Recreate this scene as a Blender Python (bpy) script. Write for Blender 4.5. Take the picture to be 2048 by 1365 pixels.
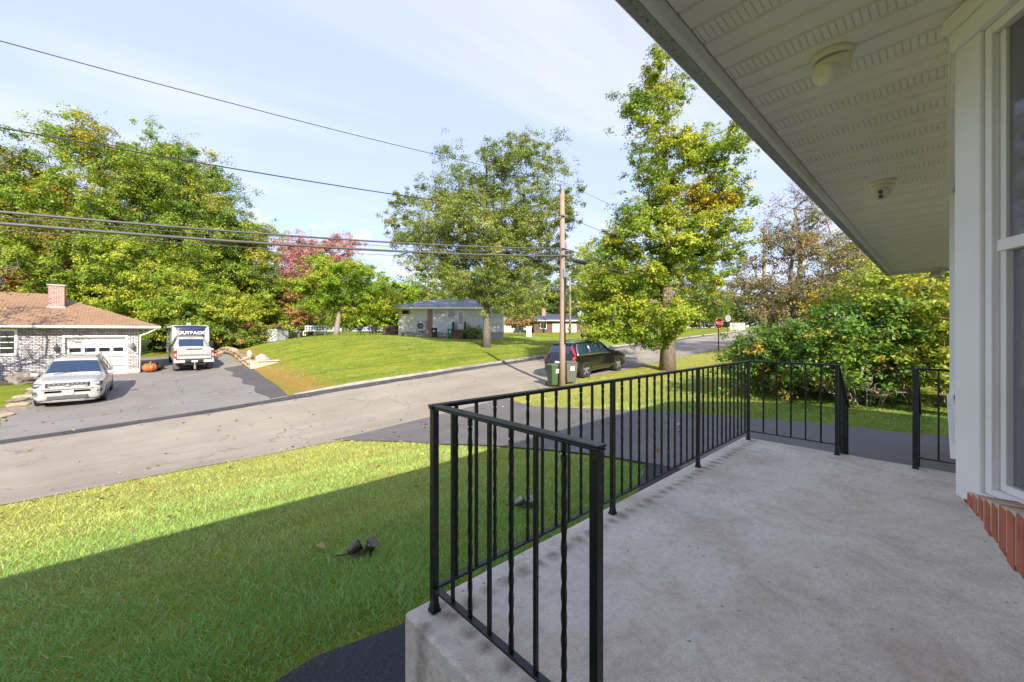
import bpy, bmesh, math, random
import numpy as np
from mathutils import Vector, Matrix
for _o in list(bpy.data.objects): bpy.data.objects.remove(_o)
SC = bpy.context.scene; COL = SC.collection
R = math.radians; PI = math.pi
rnd = random.Random(7)
# World axes: X runs along the house front and the street, Y from the house towards the street, Z up; porch slab top = 0.
# ------------------------------------------------------------------ camera
CZ = 1.2
cd = bpy.data.cameras.new('camera'); cam = bpy.data.objects.new('camera', cd); COL.objects.link(cam)
cam.location = (0, 0, CZ); cam.rotation_euler = (R(90), 0, R(-43.04))
cd.sensor_width = 36; cd.lens = 805/2048*36; cd.shift_y = -15.5/2048
cd.clip_start = 0.02; cd.clip_end = 2000
SC.camera = cam
# ------------------------------------------------------------------ sky and sun
SUN_EL = 30.3
SDIR = Vector((0.4207, 0.9072, 0)).normalized()          # horizontal way the shadows fall
wd = bpy.data.worlds.new('World'); SC.world = wd; wd.use_nodes = True
nt = wd.node_tree; nt.nodes.clear()
def N(tree, typ, **kw):
    n = tree.nodes.new(typ)
    for k, v in kw.items():
        if k.startswith('_'): setattr(n, k[1:], v)
        else:
            key = int(k[1:]) if k[0] == 'i' and k[1:].isdigit() else k.replace('__', ' ')
            n.inputs[key].default_value = v
    return n
sky = N(nt, 'ShaderNodeTexSky', _sky_type='NISHITA', _sun_disc=False)
sky.sun_elevation = R(SUN_EL); sky.sun_rotation = math.atan2(-SDIR.x, -SDIR.y)
sky.altitude = 100; sky.air_density = 1.0; sky.dust_density = 0.6; sky.ozone_density = 3.0
tc = N(nt, 'ShaderNodeTexCoord')
sep = N(nt, 'ShaderNodeSeparateXYZ'); nt.links.new(tc.outputs['Generated'], sep.inputs[0])
# thin cirrus: noise on the direction, flattened like a cloud deck (x/z, y/z)
zc = N(nt, 'ShaderNodeMath', _operation='MAXIMUM', i1=0.06); nt.links.new(sep.outputs['Z'], zc.inputs[0])
dx = N(nt, 'ShaderNodeMath', _operation='DIVIDE'); nt.links.new(sep.outputs['X'], dx.inputs[0]); nt.links.new(zc.outputs[0], dx.inputs[1])
dy = N(nt, 'ShaderNodeMath', _operation='DIVIDE'); nt.links.new(sep.outputs['Y'], dy.inputs[0]); nt.links.new(zc.outputs[0], dy.inputs[1])
cmb = N(nt, 'ShaderNodeCombineXYZ'); nt.links.new(dx.outputs[0], cmb.inputs[0]); nt.links.new(dy.outputs[0], cmb.inputs[1])
mp = N(nt, 'ShaderNodeMapping'); mp.inputs['Rotation'].default_value = (0, 0, R(-20)); mp.inputs['Scale'].default_value = (0.35, 1.0, 1)
mp.inputs['Location'].default_value = (3.2, 1.7, 0)
nt.links.new(cmb.outputs[0], mp.inputs[0])
nz = N(nt, 'ShaderNodeTexNoise', Scale=0.9, Detail=7.0, Roughness=0.55, Distortion=0.6); nt.links.new(mp.outputs[0], nz.inputs['Vector'])
cr = N(nt, 'ShaderNodeValToRGB'); cr.color_ramp.elements[0].position = 0.48; cr.color_ramp.elements[1].position = 0.74
nt.links.new(nz.outputs['Fac'], cr.inputs[0])
# small low cumulus
mp2 = N(nt, 'ShaderNodeMapping'); mp2.inputs['Scale'].default_value = (1, 1, 2.6); nt.links.new(tc.outputs['Generated'], mp2.inputs[0])
nz2 = N(nt, 'ShaderNodeTexNoise', Scale=7.0, Detail=6.0, Roughness=0.55); nt.links.new(mp2.outputs[0], nz2.inputs['Vector'])
cr2 = N(nt, 'ShaderNodeValToRGB'); cr2.color_ramp.elements[0].position = 0.54; cr2.color_ramp.elements[1].position = 0.66
nt.links.new(nz2.outputs['Fac'], cr2.inputs[0])
hz = N(nt, 'ShaderNodeMapRange'); hz.inputs[1].default_value = 0.34; hz.inputs[2].default_value = 0.22
nt.links.new(sep.outputs['Z'], hz.inputs[0])
cu = N(nt, 'ShaderNodeMath', _operation='MULTIPLY'); nt.links.new(cr2.outputs[0], cu.inputs[0]); nt.links.new(hz.outputs[0], cu.inputs[1])
cmx = N(nt, 'ShaderNodeMath', _operation='MAXIMUM'); nt.links.new(cu.outputs[0], cmx.inputs[0])
c1 = N(nt, 'ShaderNodeMath', _operation='MULTIPLY', i1=0.75); nt.links.new(cr.outputs[0], c1.inputs[0]); nt.links.new(c1.outputs[0], cmx.inputs[1])
mxs = N(nt, 'ShaderNodeMix', _data_type='RGBA'); mxs.inputs['B'].default_value = (1.95, 1.95, 2.2, 1)
nt.links.new(cmx.outputs[0], mxs.inputs['Factor']); 
vl = N(nt, 'ShaderNodeMix', _data_type='RGBA'); vl.inputs['Factor'].default_value = 0.86; vl.inputs['B'].default_value = (1.28, 1.44, 2.2, 1)   # high thin veil
nt.links.new(sky.outputs[0], vl.inputs['A']); nt.links.new(vl.outputs['Result'], mxs.inputs['A'])
bg = N(nt, 'ShaderNodeBackground', Strength=0.125); nt.links.new(mxs.outputs['Result'], bg.inputs[0])
wo = N(nt, 'ShaderNodeOutputWorld'); nt.links.new(bg.outputs[0], wo.inputs[0])
sl = bpy.data.lights.new('sun', 'SUN'); sl.energy = 2.15; sl.angle = R(0.53); sl.color = (1.0, 0.93, 0.82)
so = bpy.data.objects.new('sun', sl); COL.objects.link(so)
_d = Vector((SDIR.x*math.cos(R(SUN_EL)), SDIR.y*math.cos(R(SUN_EL)), -math.sin(R(SUN_EL))))
so.rotation_euler = _d.to_track_quat('-Z', 'Y').to_euler(); so.location = (-10, -20, 20)
vs = SC.view_settings; vs.view_transform = 'Standard'; vs.look = 'None'; vs.exposure = 2.13; vs.gamma = 1.0
SC.render.engine = 'CYCLES'; SC.cycles.max_bounces = 6; SC.cycles.transparent_max_bounces = 8
SC.cycles.use_denoising = True; SC.cycles.caustics_reflective = False; SC.cycles.caustics_refractive = False
SC.cycles.use_adaptive_sampling = True; SC.cycles.adaptive_threshold = 0.015
# ------------------------------------------------------------------ terrain height
CP = [(-20,-15,-.5),(-10,0,-.5),(-3,2,-.52),(0,0,-.5),(1,2,-.5),(3,2,-.52),(5,2,-.55),(8,0,-.52),(8,-10,-.45),(13,0,-.6),(13.5,2.5,-.68),(20,0,-.35),(30,0,.2),(60,0,1.5),
 (-10,6,-1.25),(-3,6,-1.15),(3,6,-1.1),(8,6,-1.0),(14,6,-.85),(21,7,-.8),(30,7,-.05),
 (-30,11.9,-2.3),(-10,11.9,-2.1),(-2,11.9,-2.0),(4.5,11.9,-1.9),(10.6,11.9,-1.46),(13.5,11.9,-1.17),(16,11.9,-.98),(21,11.9,-.74),(30.6,11.9,-.18),(41.5,11.9,.35),(63,11.9,1.5),(100,11.9,2.6),
 (-30,19.2,-2.4),(-12,19.2,-2.2),(-3,19.2,-2.0),(0,19.2,-1.85),(5,19.2,-1.5),(10,19.2,-1.15),(18.4,19.2,-.64),(30,19.2,0),(45,19.2,.7),(63,19.2,1.5),(100,19.2,2.6),
 (-2,24,-1.72),(-2,28.5,-1.5),(2.6,31.7,-1.28),(-3,36,-1.27),(1,40,-1.2),(3,48,-1.0),(-12,30,-1.6),(-12,40,-1.3),(5,31.7,-1.2),(4.6,44,-1.1),(5,25,-1.35),
 (6.5,24,-1.05),(7.5,32,-.45),(8.5,40,.45),(14,36.2,.8),(14,28,.15),(12,22,-.75),(15,40.6,1.08),(20.9,25.5,.05),(24.4,38.8,.78),(20,32,.5),(30,30,.45),(35.8,28,.47),(30,45,.9),(45,40,1.0),(60,50,1.4),
 (0,70,0),(20,70,1.3),(40,80,1.6),(80,80,2),(-40,40,-1.5),(-40,80,-.5),(150,0,3),(150,150,3),(0,150,1),(-150,0,-3),(-150,150,-1),(0,-150,0),(150,-150,2),(-150,-150,-1)]
_C = np.array(CP, float)
def _U(r2):
    return np.where(r2 > 1e-9, r2*np.log(np.maximum(r2, 1e-9)), 0.0)
def _solve():
    n = len(_C); d2 = ((_C[:, None, :2]-_C[None, :, :2])**2).sum(-1)
    A = np.zeros((n+3, n+3)); A[:n, :n] = _U(d2)+np.eye(n)*2.0; P = np.c_[np.ones(n), _C[:, :2]]
    A[:n, n:] = P; A[n:, :n] = P.T
    return np.linalg.solve(A, np.r_[_C[:, 2], 0, 0, 0])
_W = _solve()
def TZ(u, v):
    u = np.asarray(u, float); v = np.asarray(v, float); sh = u.shape; uu = u.ravel(); vv = v.ravel(); out = np.empty(uu.size)
    for i in range(0, uu.size, 20000):
        a = uu[i:i+20000]; b = vv[i:i+20000]
        r2 = (a[:, None]-_C[None, :, 0])**2+(b[:, None]-_C[None, :, 1])**2
        out[i:i+20000] = _U(r2)@_W[:len(_C)]+_W[-3]+_W[-2]*a+_W[-1]*b
    return out.reshape(sh)
def tz(u, v): return float(TZ(np.array([u]), np.array([v]))[0])
# ------------------------------------------------------------------ materials
MT = {}
def newmat(name):
    m = bpy.data.materials.new(name); m.use_nodes = True; t = m.node_tree; t.nodes.clear()
    o = N(t, 'ShaderNodeOutputMaterial'); b = N(t, 'ShaderNodeBsdfPrincipled'); t.links.new(b.outputs[0], o.inputs[0])
    MT[name] = m
    return m, t, b, o
def c4(c): return (c[0], c[1], c[2], 1)
def ramp(t, fac, stops):
    r = N(t, 'ShaderNodeValToRGB'); e = r.color_ramp.elements
    while len(e) < len(stops): e.new(0.5)
    for el, (p, c) in zip(e, stops): el.position = p; el.color = c4(c)
    t.links.new(fac, r.inputs[0]); return r.outputs[0]
def noise(t, vec, scale, detail=4, rough=.55, dist=0):
    n = N(t, 'ShaderNodeTexNoise', Scale=float(scale), Detail=float(detail), Roughness=rough, Distortion=float(dist))
    if vec is not None: t.links.new(vec, n.inputs['Vector'])
    return n.outputs['Fac']
def mixc(t, fac, a, b, mode='MIX'):
    m = N(t, 'ShaderNodeMix', _data_type='RGBA', _blend_type=mode)
    if isinstance(fac, (int, float)): m.inputs['Factor'].default_value = fac
    else: t.links.new(fac, m.inputs['Factor'])
    for k, x in (('A', a), ('B', b)):
        if isinstance(x, tuple): m.inputs[k].default_value = c4(x)
        else: t.links.new(x, m.inputs[k])
    return m.outputs['Result']
def mth(t, op, a, b=None, clamp=False):
    m = N(t, 'ShaderNodeMath', _operation=op); m.use_clamp = clamp
    for i, x in enumerate((a, b)):
        if x is None: continue
        if isinstance(x, (int, float)): m.inputs[i].default_value = x
        else: t.links.new(x, m.inputs[i])
    return m.outputs[0]
def bump(t, b, h, strength=.3, dist=.01):
    n = N(t, 'ShaderNodeBump', Strength=strength, Distance=dist); t.links.new(h, n.inputs['Height']); t.links.new(n.outputs[0], b.inputs['Normal'])
def coords(t, kind='Object', scale=None):
    c = N(t, 'ShaderNodeTexCoord').outputs[kind]
    if scale:
        m = N(t, 'ShaderNodeMapping'); m.inputs['Scale'].default_value = scale; t.links.new(c, m.inputs[0]); c = m.outputs[0]
    return c
def geo_pos(t): return N(t, 'ShaderNodeNewGeometry').outputs['Position']
def pm(name, c1, c2=None, scale=6, rough=.6, metal=0, bs=0, bscale=60, detail=5, coat=0, spec=.5, sc=None, world=False):
    """plain procedural surface: two tones by noise, roughness variation, fine relief"""
    m, t, b, o = newmat(name)
    c2 = c2 or tuple(x*.8 for x in c1)
    v = geo_pos(t) if world else coords(t, 'Object', sc)
    f = noise(t, v, scale, detail)
    col = ramp(t, f, [(.32, c2), (.68, c1)])
    t.links.new(col, b.inputs['Base Color'])
    rr = N(t, 'ShaderNodeMapRange'); rr.inputs[3].default_value = max(.02, rough-.08); rr.inputs[4].default_value = min(1, rough+.08)
    t.links.new(noise(t, v, scale*3, 3), rr.inputs[0]); t.links.new(rr.outputs[0], b.inputs['Roughness'])
    b.inputs['Metallic'].default_value = metal; b.inputs['Coat Weight'].default_value = coat; b.inputs['Specular IOR Level'].default_value = spec
    if coat: b.inputs['Coat Roughness'].default_value = .04
    if bs: bump(t, b, noise(t, v, bscale, 4), bs, .01)
    return m
# metals, paints, plastics
pm('rail_black', (.005,.009,.009), (.009,.013,.013), 18, .33, 0, .12, 90)
pm('white_trim', (.92,.90,.86), (.86,.84,.80), 4, .42, 0, .05, 40)
pm('aluminium_soffit', (.95,.88,.73), (.91,.84,.69), 3, .38)
pm('fascia_white', (.76,.75,.70), (.66,.65,.6), 5, .38)
pm('cam_plastic', (.85,.80,.62), (.8,.75,.58), 5, .35)
pm('cam_white', (.72,.71,.66), None, 5, .3)
pm('black_plastic', (.018,.018,.018), None, 9, .5, 0, .2, 80)
pm('rubber', (.02,.02,.021), (.03,.03,.028), 12, .8, 0, .2, 60)
pm('rim_silver', (.30,.30,.31), (.22,.22,.23), 6, .35, .2)
pm('white_paint_car', (.40,.385,.365), (.37,.355,.335), 2, .28, 0, coat=.6)
pm('black_paint_car', (.006,.007,.010), None, 2, .2, .2, coat=1.0)
pm('chrome', (.6,.6,.62), (.5,.5,.52), 5, .22, 1)
pm('silver_plastic', (.27,.27,.28), (.22,.22,.23), 6, .4, .4)
pm('grey_plastic', (.09,.09,.09), None, 6, .5)
pm('red_lens', (.35,.01,.012), None, 5, .12, coat=.8)
pm('lamp_lens', (.62,.63,.66), (.4,.41,.44), 14, .1, .3, coat=.8)
pm('amber_lens', (.6,.18,.02), None, 5, .2)
pm('trailer_white', (.36,.355,.345), (.32,.315,.305), 2, .35)
pm('trailer_grey', (.25,.24,.24), (.18,.18,.18), 2, .4)
pm('navy_panel', (.014,.02,.05), (.018,.026,.06), 2, .3, coat=.3)
pm('decal_white', (.8,.8,.8), None, 3, .4)
pm('bin_green', (.045,.085,.03), (.06,.1,.04), 5, .5, 0, .1)
pm('bin_olive', (.09,.10,.07), (.11,.12,.09), 5, .5, 0, .1)
pm('dark_bronze', (.09,.065,.05), (.16,.125,.10), 30, .35, .6, .2)
pm('orange_clay', (.45,.13,.03), (.36,.09,.02), 6, .5)
pm('stop_red', (.42,.012,.018), None, 4, .35)
pm('sign_steel', (.06,.045,.035), (.1,.07,.05), 15, .6, .5)
pm('galvanised', (.35,.36,.37), (.28,.29,.3), 10, .45, .6)
pm('cable_black', (.02,.02,.021), None, 4, .5)
pm('cable_grey', (.10,.095,.09), None, 4, .5)
# timber, stone, masonry
def wood(name, c1, c2, s=(9, 9, .7)):
    m, t, b, o = newmat(name); v = coords(t, 'Object', s)
    f = noise(t, v, 6, 7, .65, .4); t.links.new(ramp(t, f, [(.3, c2), (.55, c1), (.75, tuple(x*1.15 for x in c1))]), b.inputs['Base Color'])
    b.inputs['Roughness'].default_value = .8; bump(t, b, f, .5, .01)
wood('pole_wood', (.34,.23,.165), (.19,.135,.10))
wood('pole_wood_grey', (.26,.2,.15), (.18,.14,.11))
wood('plank_brown', (.16,.075,.04), (.10,.045,.025))
def bark(name, c1, c2, k=1):
    m, t, b, o = newmat(name); v = coords(t, 'Object', (5*k, 5*k, 1.1*k))
    f = noise(t, v, 3, 8, .7, .3); t.links.new(ramp(t, f, [(.35, c2), (.65, c1)]), b.inputs['Base Color'])
    b.inputs['Roughness'].default_value = .9; bump(t, b, f, .9, .04)
bark('bark_maple', (.26,.20,.14), (.09,.07,.05)); bark('bark_grey', (.21,.18,.15), (.075,.062,.05)); bark('bark_pale', (.36,.30,.23), (.17,.14,.11))
pm('boulder', (.25,.21,.17), (.13,.11,.09), 4, .85, 0, .6, 9)
pm('wall_stone', (.46,.36,.22), (.28,.20,.12), 3, .85, 0, .6, 14)
pm('wall_stone_dark', (.3,.22,.13), (.2,.14,.09), 3, .85, 0, .6, 14)
pm('cap_stone', (.55,.47,.34), (.44,.36,.25), 4, .8, 0, .3, 20)
pm('kerb_concrete', (.40,.36,.30), (.26,.23,.19), 2.5, .85, 0, .4, 30, world=True)
pm('plain_concrete', (.42,.39,.35), (.33,.31,.28), 3, .85, 0, .3, 30)
pm('brick_red', (.52,.15,.08), (.36,.09,.05), 9, .7, 0, .35, 70)
pm('brick_red_b', (.58,.27,.17), (.38,.13,.08), 11, .7, 0, .35, 70)
pm('mortar', (.72,.62,.46), (.52,.43,.30), 14, .9, 0, .6, 60)
pm('patio_stone', (.4,.37,.34), (.3,.28,.26), 3, .85)
def brickmat(name, ca, cb, cm, bw, bh, mort, wash=None):
    m, t, b, o = newmat(name); c = coords(t, 'Object'); s = N(t, 'ShaderNodeSeparateXYZ'); t.links.new(c, s.inputs[0])
    x = mth(t, 'ADD', s.outputs[0], s.outputs[1]); k = N(t, 'ShaderNodeCombineXYZ'); t.links.new(x, k.inputs[0]); t.links.new(s.outputs[2], k.inputs[1])
    bt = N(t, 'ShaderNodeTexBrick', Color1=c4(ca), Color2=c4(cb), Mortar=c4(cm), Scale=1.0)
    bt.inputs['Mortar Size'].default_value = mort; bt.inputs['Brick Width'].default_value = bw; bt.inputs['Row Height'].default_value = bh; bt.inputs['Bias'].default_value = -.1
    t.links.new(k.outputs[0], bt.inputs['Vector']); col = bt.outputs['Color']
    if wash:
        f = noise(t, c, 3.2, 5, .6); col = mixc(t, ramp(t, f, [(.38, (0,0,0)), (.62, (.85,.85,.85))]), col, wash)
    col = mixc(t, .35, col, ramp(t, noise(t, c, 9, 4), [(.3, (.55,.55,.55)), (.7, (1,1,1))]), 'MULTIPLY')
    t.links.new(col, b.inputs['Base Color']); b.inputs['Roughness'].default_value = .85
    bump(t, b, mth(t, 'SUBTRACT', 1, bt.outputs['Fac']), .7, .012)
brickmat('whitewashed_brick', (.60,.58,.56), (.34,.31,.31), (.11,.10,.11), .25, .09, .015)
brickmat('chimney_brick', (.36,.07,.06), (.46,.15,.12), (.55,.48,.44), .2, .075, .012)
brickmat('far_brick', (.15,.075,.055), (.11,.055,.04), (.13,.11,.1), .2, .075, .01)
def shingles(name, ca, cb, streak):
    m, t, b, o = newmat(name); c = coords(t, 'UV')
    bt = N(t, 'ShaderNodeTexBrick', Color1=c4(ca), Color2=c4(cb), Mortar=c4(tuple(x*.45 for x in cb)), Scale=1.0)
    bt.inputs['Mortar Size'].default_value = .012; bt.inputs['Brick Width'].default_value = .3; bt.inputs['Row Height'].default_value = .145
    t.links.new(c, bt.inputs['Vector'])
    f = noise(t, c, .7, 5, .6); col = mixc(t, .45, bt.outputs['Color'], ramp(t, f, [(.3, streak), (.7, (1,1,1))]), 'MULTIPLY')
    t.links.new(col, b.inputs['Base Color']); b.inputs['Roughness'].default_value = .9
    bump(t, b, mth(t, 'SUBTRACT', noise(t, c, 40, 3), bt.outputs['Fac']), .5, .01)
shingles('roof_tan', (.36,.22,.125), (.29,.175,.095), (.6,.5,.42))
shingles('roof_grey', (.20,.22,.25), (.27,.29,.31), (.6,.6,.6))
shingles('roof_navy', (.06,.075,.12), (.085,.1,.15), (.7,.7,.7))
shingles('roof_brown', (.22,.11,.08), (.28,.16,.11), (.6,.5,.5))
def siding(name, c1, pitch, vertical=False):
    m, t, b, o = newmat(name); c = coords(t, 'Object'); s = N(t, 'ShaderNodeSeparateXYZ'); t.links.new(c, s.inputs[0])
    a = s.outputs[2] if not vertical else mth(t, 'ADD', s.outputs[0], s.outputs[1])
    f = mth(t, 'FRACT', mth(t, 'DIVIDE', a, pitch)); edge = mth(t, 'LESS_THAN', f, .09)
    col = mixc(t, edge, ramp(t, noise(t, c, 2.5, 4), [(.3, tuple(x*.9 for x in c1)), (.7, c1)]), tuple(x*.55 for x in c1))
    t.links.new(col, b.inputs['Base Color']); b.inputs['Roughness'].default_value = .5; bump(t, b, f, .6, .015)
siding('siding_white', (.72,.73,.74), .2); siding('garage_door_white', (.52,.49,.44), .53); siding('shed_siding', (.55,.6,.68), .25, True); siding('siding_grey', (.5,.5,.48), .2)
# glass
def glassmat(name, tint, rough=.03, alpha=None):
    m, t, b, o = newmat(name); b.inputs['Base Color'].default_value = c4(tint); b.inputs['Roughness'].default_value = rough
    b.inputs['Specular IOR Level'].default_value = .8; b.inputs['Coat Weight'].default_value = .6; b.inputs['Coat Roughness'].default_value = .02
    n = noise(t, coords(t), 3, 2); bump(t, b, n, .02, .02)
    if name == 'car_glass': b.inputs['Metallic'].default_value = .45
glassmat('car_glass', (.03,.055,.10)); glassmat('house_glass', (.02,.024,.028))
def paneglass():
    m, t, b, o = newmat('window_glass')
    g = N(t, 'ShaderNodeBsdfGlossy', Roughness=.01); tr = N(t, 'ShaderNodeBsdfTransparent'); tr.inputs[0].default_value = (.86,.88,.88,1)
    fr = N(t, 'ShaderNodeFresnel', IOR=1.5); k = mth(t, 'MULTIPLY', fr.outputs[0], 1.3, True); mx = N(t, 'ShaderNodeMixShader')
    t.links.new(k, mx.inputs[0]); t.links.new(tr.outputs[0], mx.inputs[1]); t.links.new(g.outputs[0], mx.inputs[2])
    d = N(t, 'ShaderNodeBsdfDiffuse', Color=(.62,.6,.64,1)); f = noise(t, coords(t), 90, 2); f2 = mth(t, 'MULTIPLY', mth(t, 'GREATER_THAN', f, .8), .25)
    f2 = mth(t, 'ADD', f2, .2); mx2 = N(t, 'ShaderNodeMixShader'); t.links.new(f2, mx2.inputs[0]); t.links.new(mx.outputs[0], mx2.inputs[1]); t.links.new(d.outputs[0], mx2.inputs[2])
    t.links.new(mx2.outputs[0], o.inputs[0])
paneglass()
pm('curtain', (.75,.73,.72), (.6,.58,.58), 3, .9); pm('room_dark', (.05,.045,.04), None, 3, .9)
# perforated soffit strip
def vent():
    m, t, b, o = newmat('soffit_vent'); c = coords(t, 'Object'); s = N(t, 'ShaderNodeSeparateXYZ'); t.links.new(c, s.inputs[0])
    fx = mth(t, 'SUBTRACT', mth(t, 'FRACT', mth(t, 'DIVIDE', s.outputs[0], .0125)), .5)
    fy = mth(t, 'SUBTRACT', mth(t, 'FRACT', mth(t, 'DIVIDE', s.outputs[1], .021)), .5)
    fx = mth(t, 'MULTIPLY', fx, .0125); fy = mth(t, 'MULTIPLY', fy, .021)
    r = mth(t, 'SQRT', mth(t, 'ADD', mth(t, 'MULTIPLY', fx, fx), mth(t, 'MULTIPLY', fy, fy)))
    h = mth(t, 'MULTIPLY', mth(t, 'LESS_THAN', r, .0029), .7)
    base = ramp(t, noise(t, c, 3, 4), [(.32, (.90,.83,.68)), (.68, (.94,.87,.72))])
    t.links.new(mixc(t, h, base, (.06,.06,.055)), b.inputs['Base Color']); b.inputs['Roughness'].default_value = .4
vent()
def gutter_dirty():
    m, t, b, o = newmat('gutter_speckled'); c = geo_pos(t)
    f = noise(t, c, 55, 5, .7); col = ramp(t, f, [(.40, (.33,.33,.31)), (.52, (.44,.45,.43)), (.64, (.18,.19,.18))])
    t.links.new(mixc(t, .5, col, ramp(t, noise(t, c, 4, 4), [(.3, (.6,.6,.58)), (.7, (1,1,1))]), 'MULTIPLY'), b.inputs['Base Color']); b.inputs['Roughness'].default_value = .55
gutter_dirty()
# ground surfaces (world position)
def porch():
    m, t, b, o = newmat('porch_concrete'); c = geo_pos(t)
    base = ramp(t, noise(t, c, 1.1, 7, .65, .4), [(.26, (.55,.46,.36)), (.42, (.75,.66,.53)), (.58, (.86,.77,.63)), (.75, (.95,.87,.74))])
    st = ramp(t, noise(t, c, 2.6, 8, .72, 1.0), [(.47, (0,0,0)), (.70, (1,1,1))])
    base = mixc(t, mth(t, 'MULTIPLY', st, .5), base, (.44,.34,.235))
    lt = ramp(t, noise(t, c, 4.3, 8, .7, 1.4), [(.55, (0,0,0)), (.72, (1,1,1))]); base = mixc(t, mth(t, 'MULTIPLY', lt, .4), base, (.95,.90,.82))
    md = noise(t, c, 28, 6, .7); base = mixc(t, .42, base, ramp(t, md, [(.32, (.62,.60,.58)), (.52, (1,1,1)), (.7, (1.12,1.11,1.1))]), 'MULTIPLY')
    sp = noise(t, c, 130, 3, .6); base = mixc(t, .35, base, ramp(t, sp, [(.34, (.45,.44,.42)), (.55, (1,1,1)), (.72, (1.2,1.2,1.2))]), 'MULTIPLY')
    vo = N(t, 'ShaderNodeTexVoronoi', _feature='F1', Scale=16.0); t.links.new(c, vo.inputs['Vector']); pit = mth(t, 'MULTIPLY', mth(t, 'LESS_THAN', vo.outputs['Distance'], .11), mth(t, 'GREATER_THAN', noise(t, c, 3.7, 3), .56))
    base = mixc(t, mth(t, 'MULTIPLY', pit, .7), base, (.16,.13,.10))
    # rust and water marks under each baluster along the front and end rails
    s = N(t, 'ShaderNodeSeparateXYZ'); t.links.new(c, s.inputs[0])
    wob = mth(t, 'MULTIPLY', mth(t, 'SUBTRACT', noise(t, c, 9, 4), .5), .10)
    def spots(along, across, pos, off):
        fa = mth(t, 'SUBTRACT', mth(t, 'FRACT', mth(t, 'DIVIDE', mth(t, 'ADD', along, wob), .114)), off); fa = mth(t, 'MULTIPLY', fa, .06)
        fb = mth(t, 'SUBTRACT', mth(t, 'ADD', across, mth(t, 'MULTIPLY', wob, .8)), pos); fb = mth(t, 'MULTIPLY', fb, .5)
        r = mth(t, 'SQRT', mth(t, 'ADD', mth(t, 'MULTIPLY', fa, fa), mth(t, 'MULTIPLY', fb, fb)))
        return mth(t, 'MULTIPLY', mth(t, 'SUBTRACT', 1, mth(t, 'DIVIDE', r, .028), True), .75)
    k = mth(t, 'MAXIMUM', spots(s.outputs[0], s.outputs[1], 1.44, .5), mth(t, 'MULTIPLY', spots(s.outputs[1], s.outputs[0], .98, .4), mth(t, 'LESS_THAN', s.outputs[0], 1.1)))
    k = mth(t, 'MULTIPLY', k, mth(t, 'ADD', .35, noise(t, c, 6, 3)), True)
    base = mixc(t, k, base, (.10,.075,.05))
    t.links.new(base, b.inputs['Base Color']); b.inputs['Roughness'].default_value = .85
    h = mth(t, 'ADD', mth(t, 'MULTIPLY', sp, .5), md); bump(t, b, h, .6, .008)
porch()
def road():
    m, t, b, o = newmat('road_surface'); c = geo_pos(t)
    base = ramp(t, noise(t, c, .45, 6, .6), [(.3, (.265,.226,.172)), (.5, (.315,.27,.208)), (.7, (.36,.312,.242))])
    mp = N(t, 'ShaderNodeMapping'); mp.inputs['Scale'].default_value = (.10, 1.6, 1); t.links.new(c, mp.inputs[0])
    base = mixc(t, .5, base, ramp(t, noise(t, mp.outputs[0], 1.0, 5, .6), [(.3, (.74,.73,.72)), (.6, (1,1,1))]), 'MULTIPLY')
    fine = noise(t, c, 70, 4, .7); base = mixc(t, .45, base, ramp(t, fine, [(.33, (.55,.54,.53)), (.6, (1.08,1.08,1.08))]), 'MULTIPLY')
    vo = N(t, 'ShaderNodeTexVoronoi', _feature='DISTANCE_TO_EDGE', Scale=.42); w = N(t, 'ShaderNodeVectorMath', _operation='ADD')
    nn = N(t, 'ShaderNodeTexNoise', Scale=1.6, Detail=5.0); t.links.new(c, nn.inputs['Vector']); t.links.new(c, w.inputs[0]); t.links.new(nn.outputs['Color'], w.inputs[1]); t.links.new(w.outputs[0], vo.inputs['Vector'])
    ck = mth(t, 'MULTIPLY', mth(t, 'LESS_THAN', vo.outputs['Distance'], .009), ramp(t, noise(t, c, .5, 3), [(.44, (0,0,0)), (.56, (.8,.8,.8))]))
    base = mixc(t, mth(t, 'MULTIPLY', ck, .7), base, (.12,.11,.10)); t.links.new(base, b.inputs['Base Color']); b.inputs['Roughness'].default_value = .9
    bump(t, b, fine, .4, .01)
road()
def asphalt(name, a, bb, fineamt=.5, crack=0, sealed=False):
    m, t, b, o = newmat(name); c = geo_pos(t)
    base = ramp(t, noise(t, c, .8, 6, .6), [(.3, bb), (.7, a)])
    fine = noise(t, c, 85, 3, .7); base = mixc(t, fineamt, base, ramp(t, fine, [(.35, (.4,.4,.4)), (.55, (1,1,1)), (.72, (1.5,1.5,1.5))]), 'MULTIPLY')
    if crack:
        vo = N(t, 'ShaderNodeTexVoronoi', _feature='DISTANCE_TO_EDGE', Scale=.28); w = N(t, 'ShaderNodeVectorMath', _operation='ADD')
        nn = N(t, 'ShaderNodeTexNoise', Scale=1.2, Detail=6.0); t.links.new(c, nn.inputs['Vector']); t.links.new(c, w.inputs[0]); t.links.new(nn.outputs['Color'], w.inputs[1]); t.links.new(w.outputs[0], vo.inputs['Vector'])
        ck = mth(t, 'MULTIPLY', mth(t, 'LESS_THAN', vo.outputs['Distance'], .008), ramp(t, noise(t, c, .35, 3), [(.5, (0,0,0)), (.62, (.6,.6,.6))]))
        base = mixc(t, ck, base, (.05,.05,.05))
    t.links.new(base, b.inputs['Base Color']); b.inputs['Roughness'].default_value = .75 if sealed else .88
    bump(t, b, mth(t, 'ADD', fine, noise(t, c, 30, 3)), .6, .012)
asphalt('driveway_asphalt', (.175,.16,.145), (.13,.12,.11), .55, 0, True)
asphalt('old_asphalt', (.25,.225,.198), (.205,.185,.16), .4, 1)
asphalt('dark_asphalt', (.10,.095,.09), (.075,.07,.068), .5)
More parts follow.
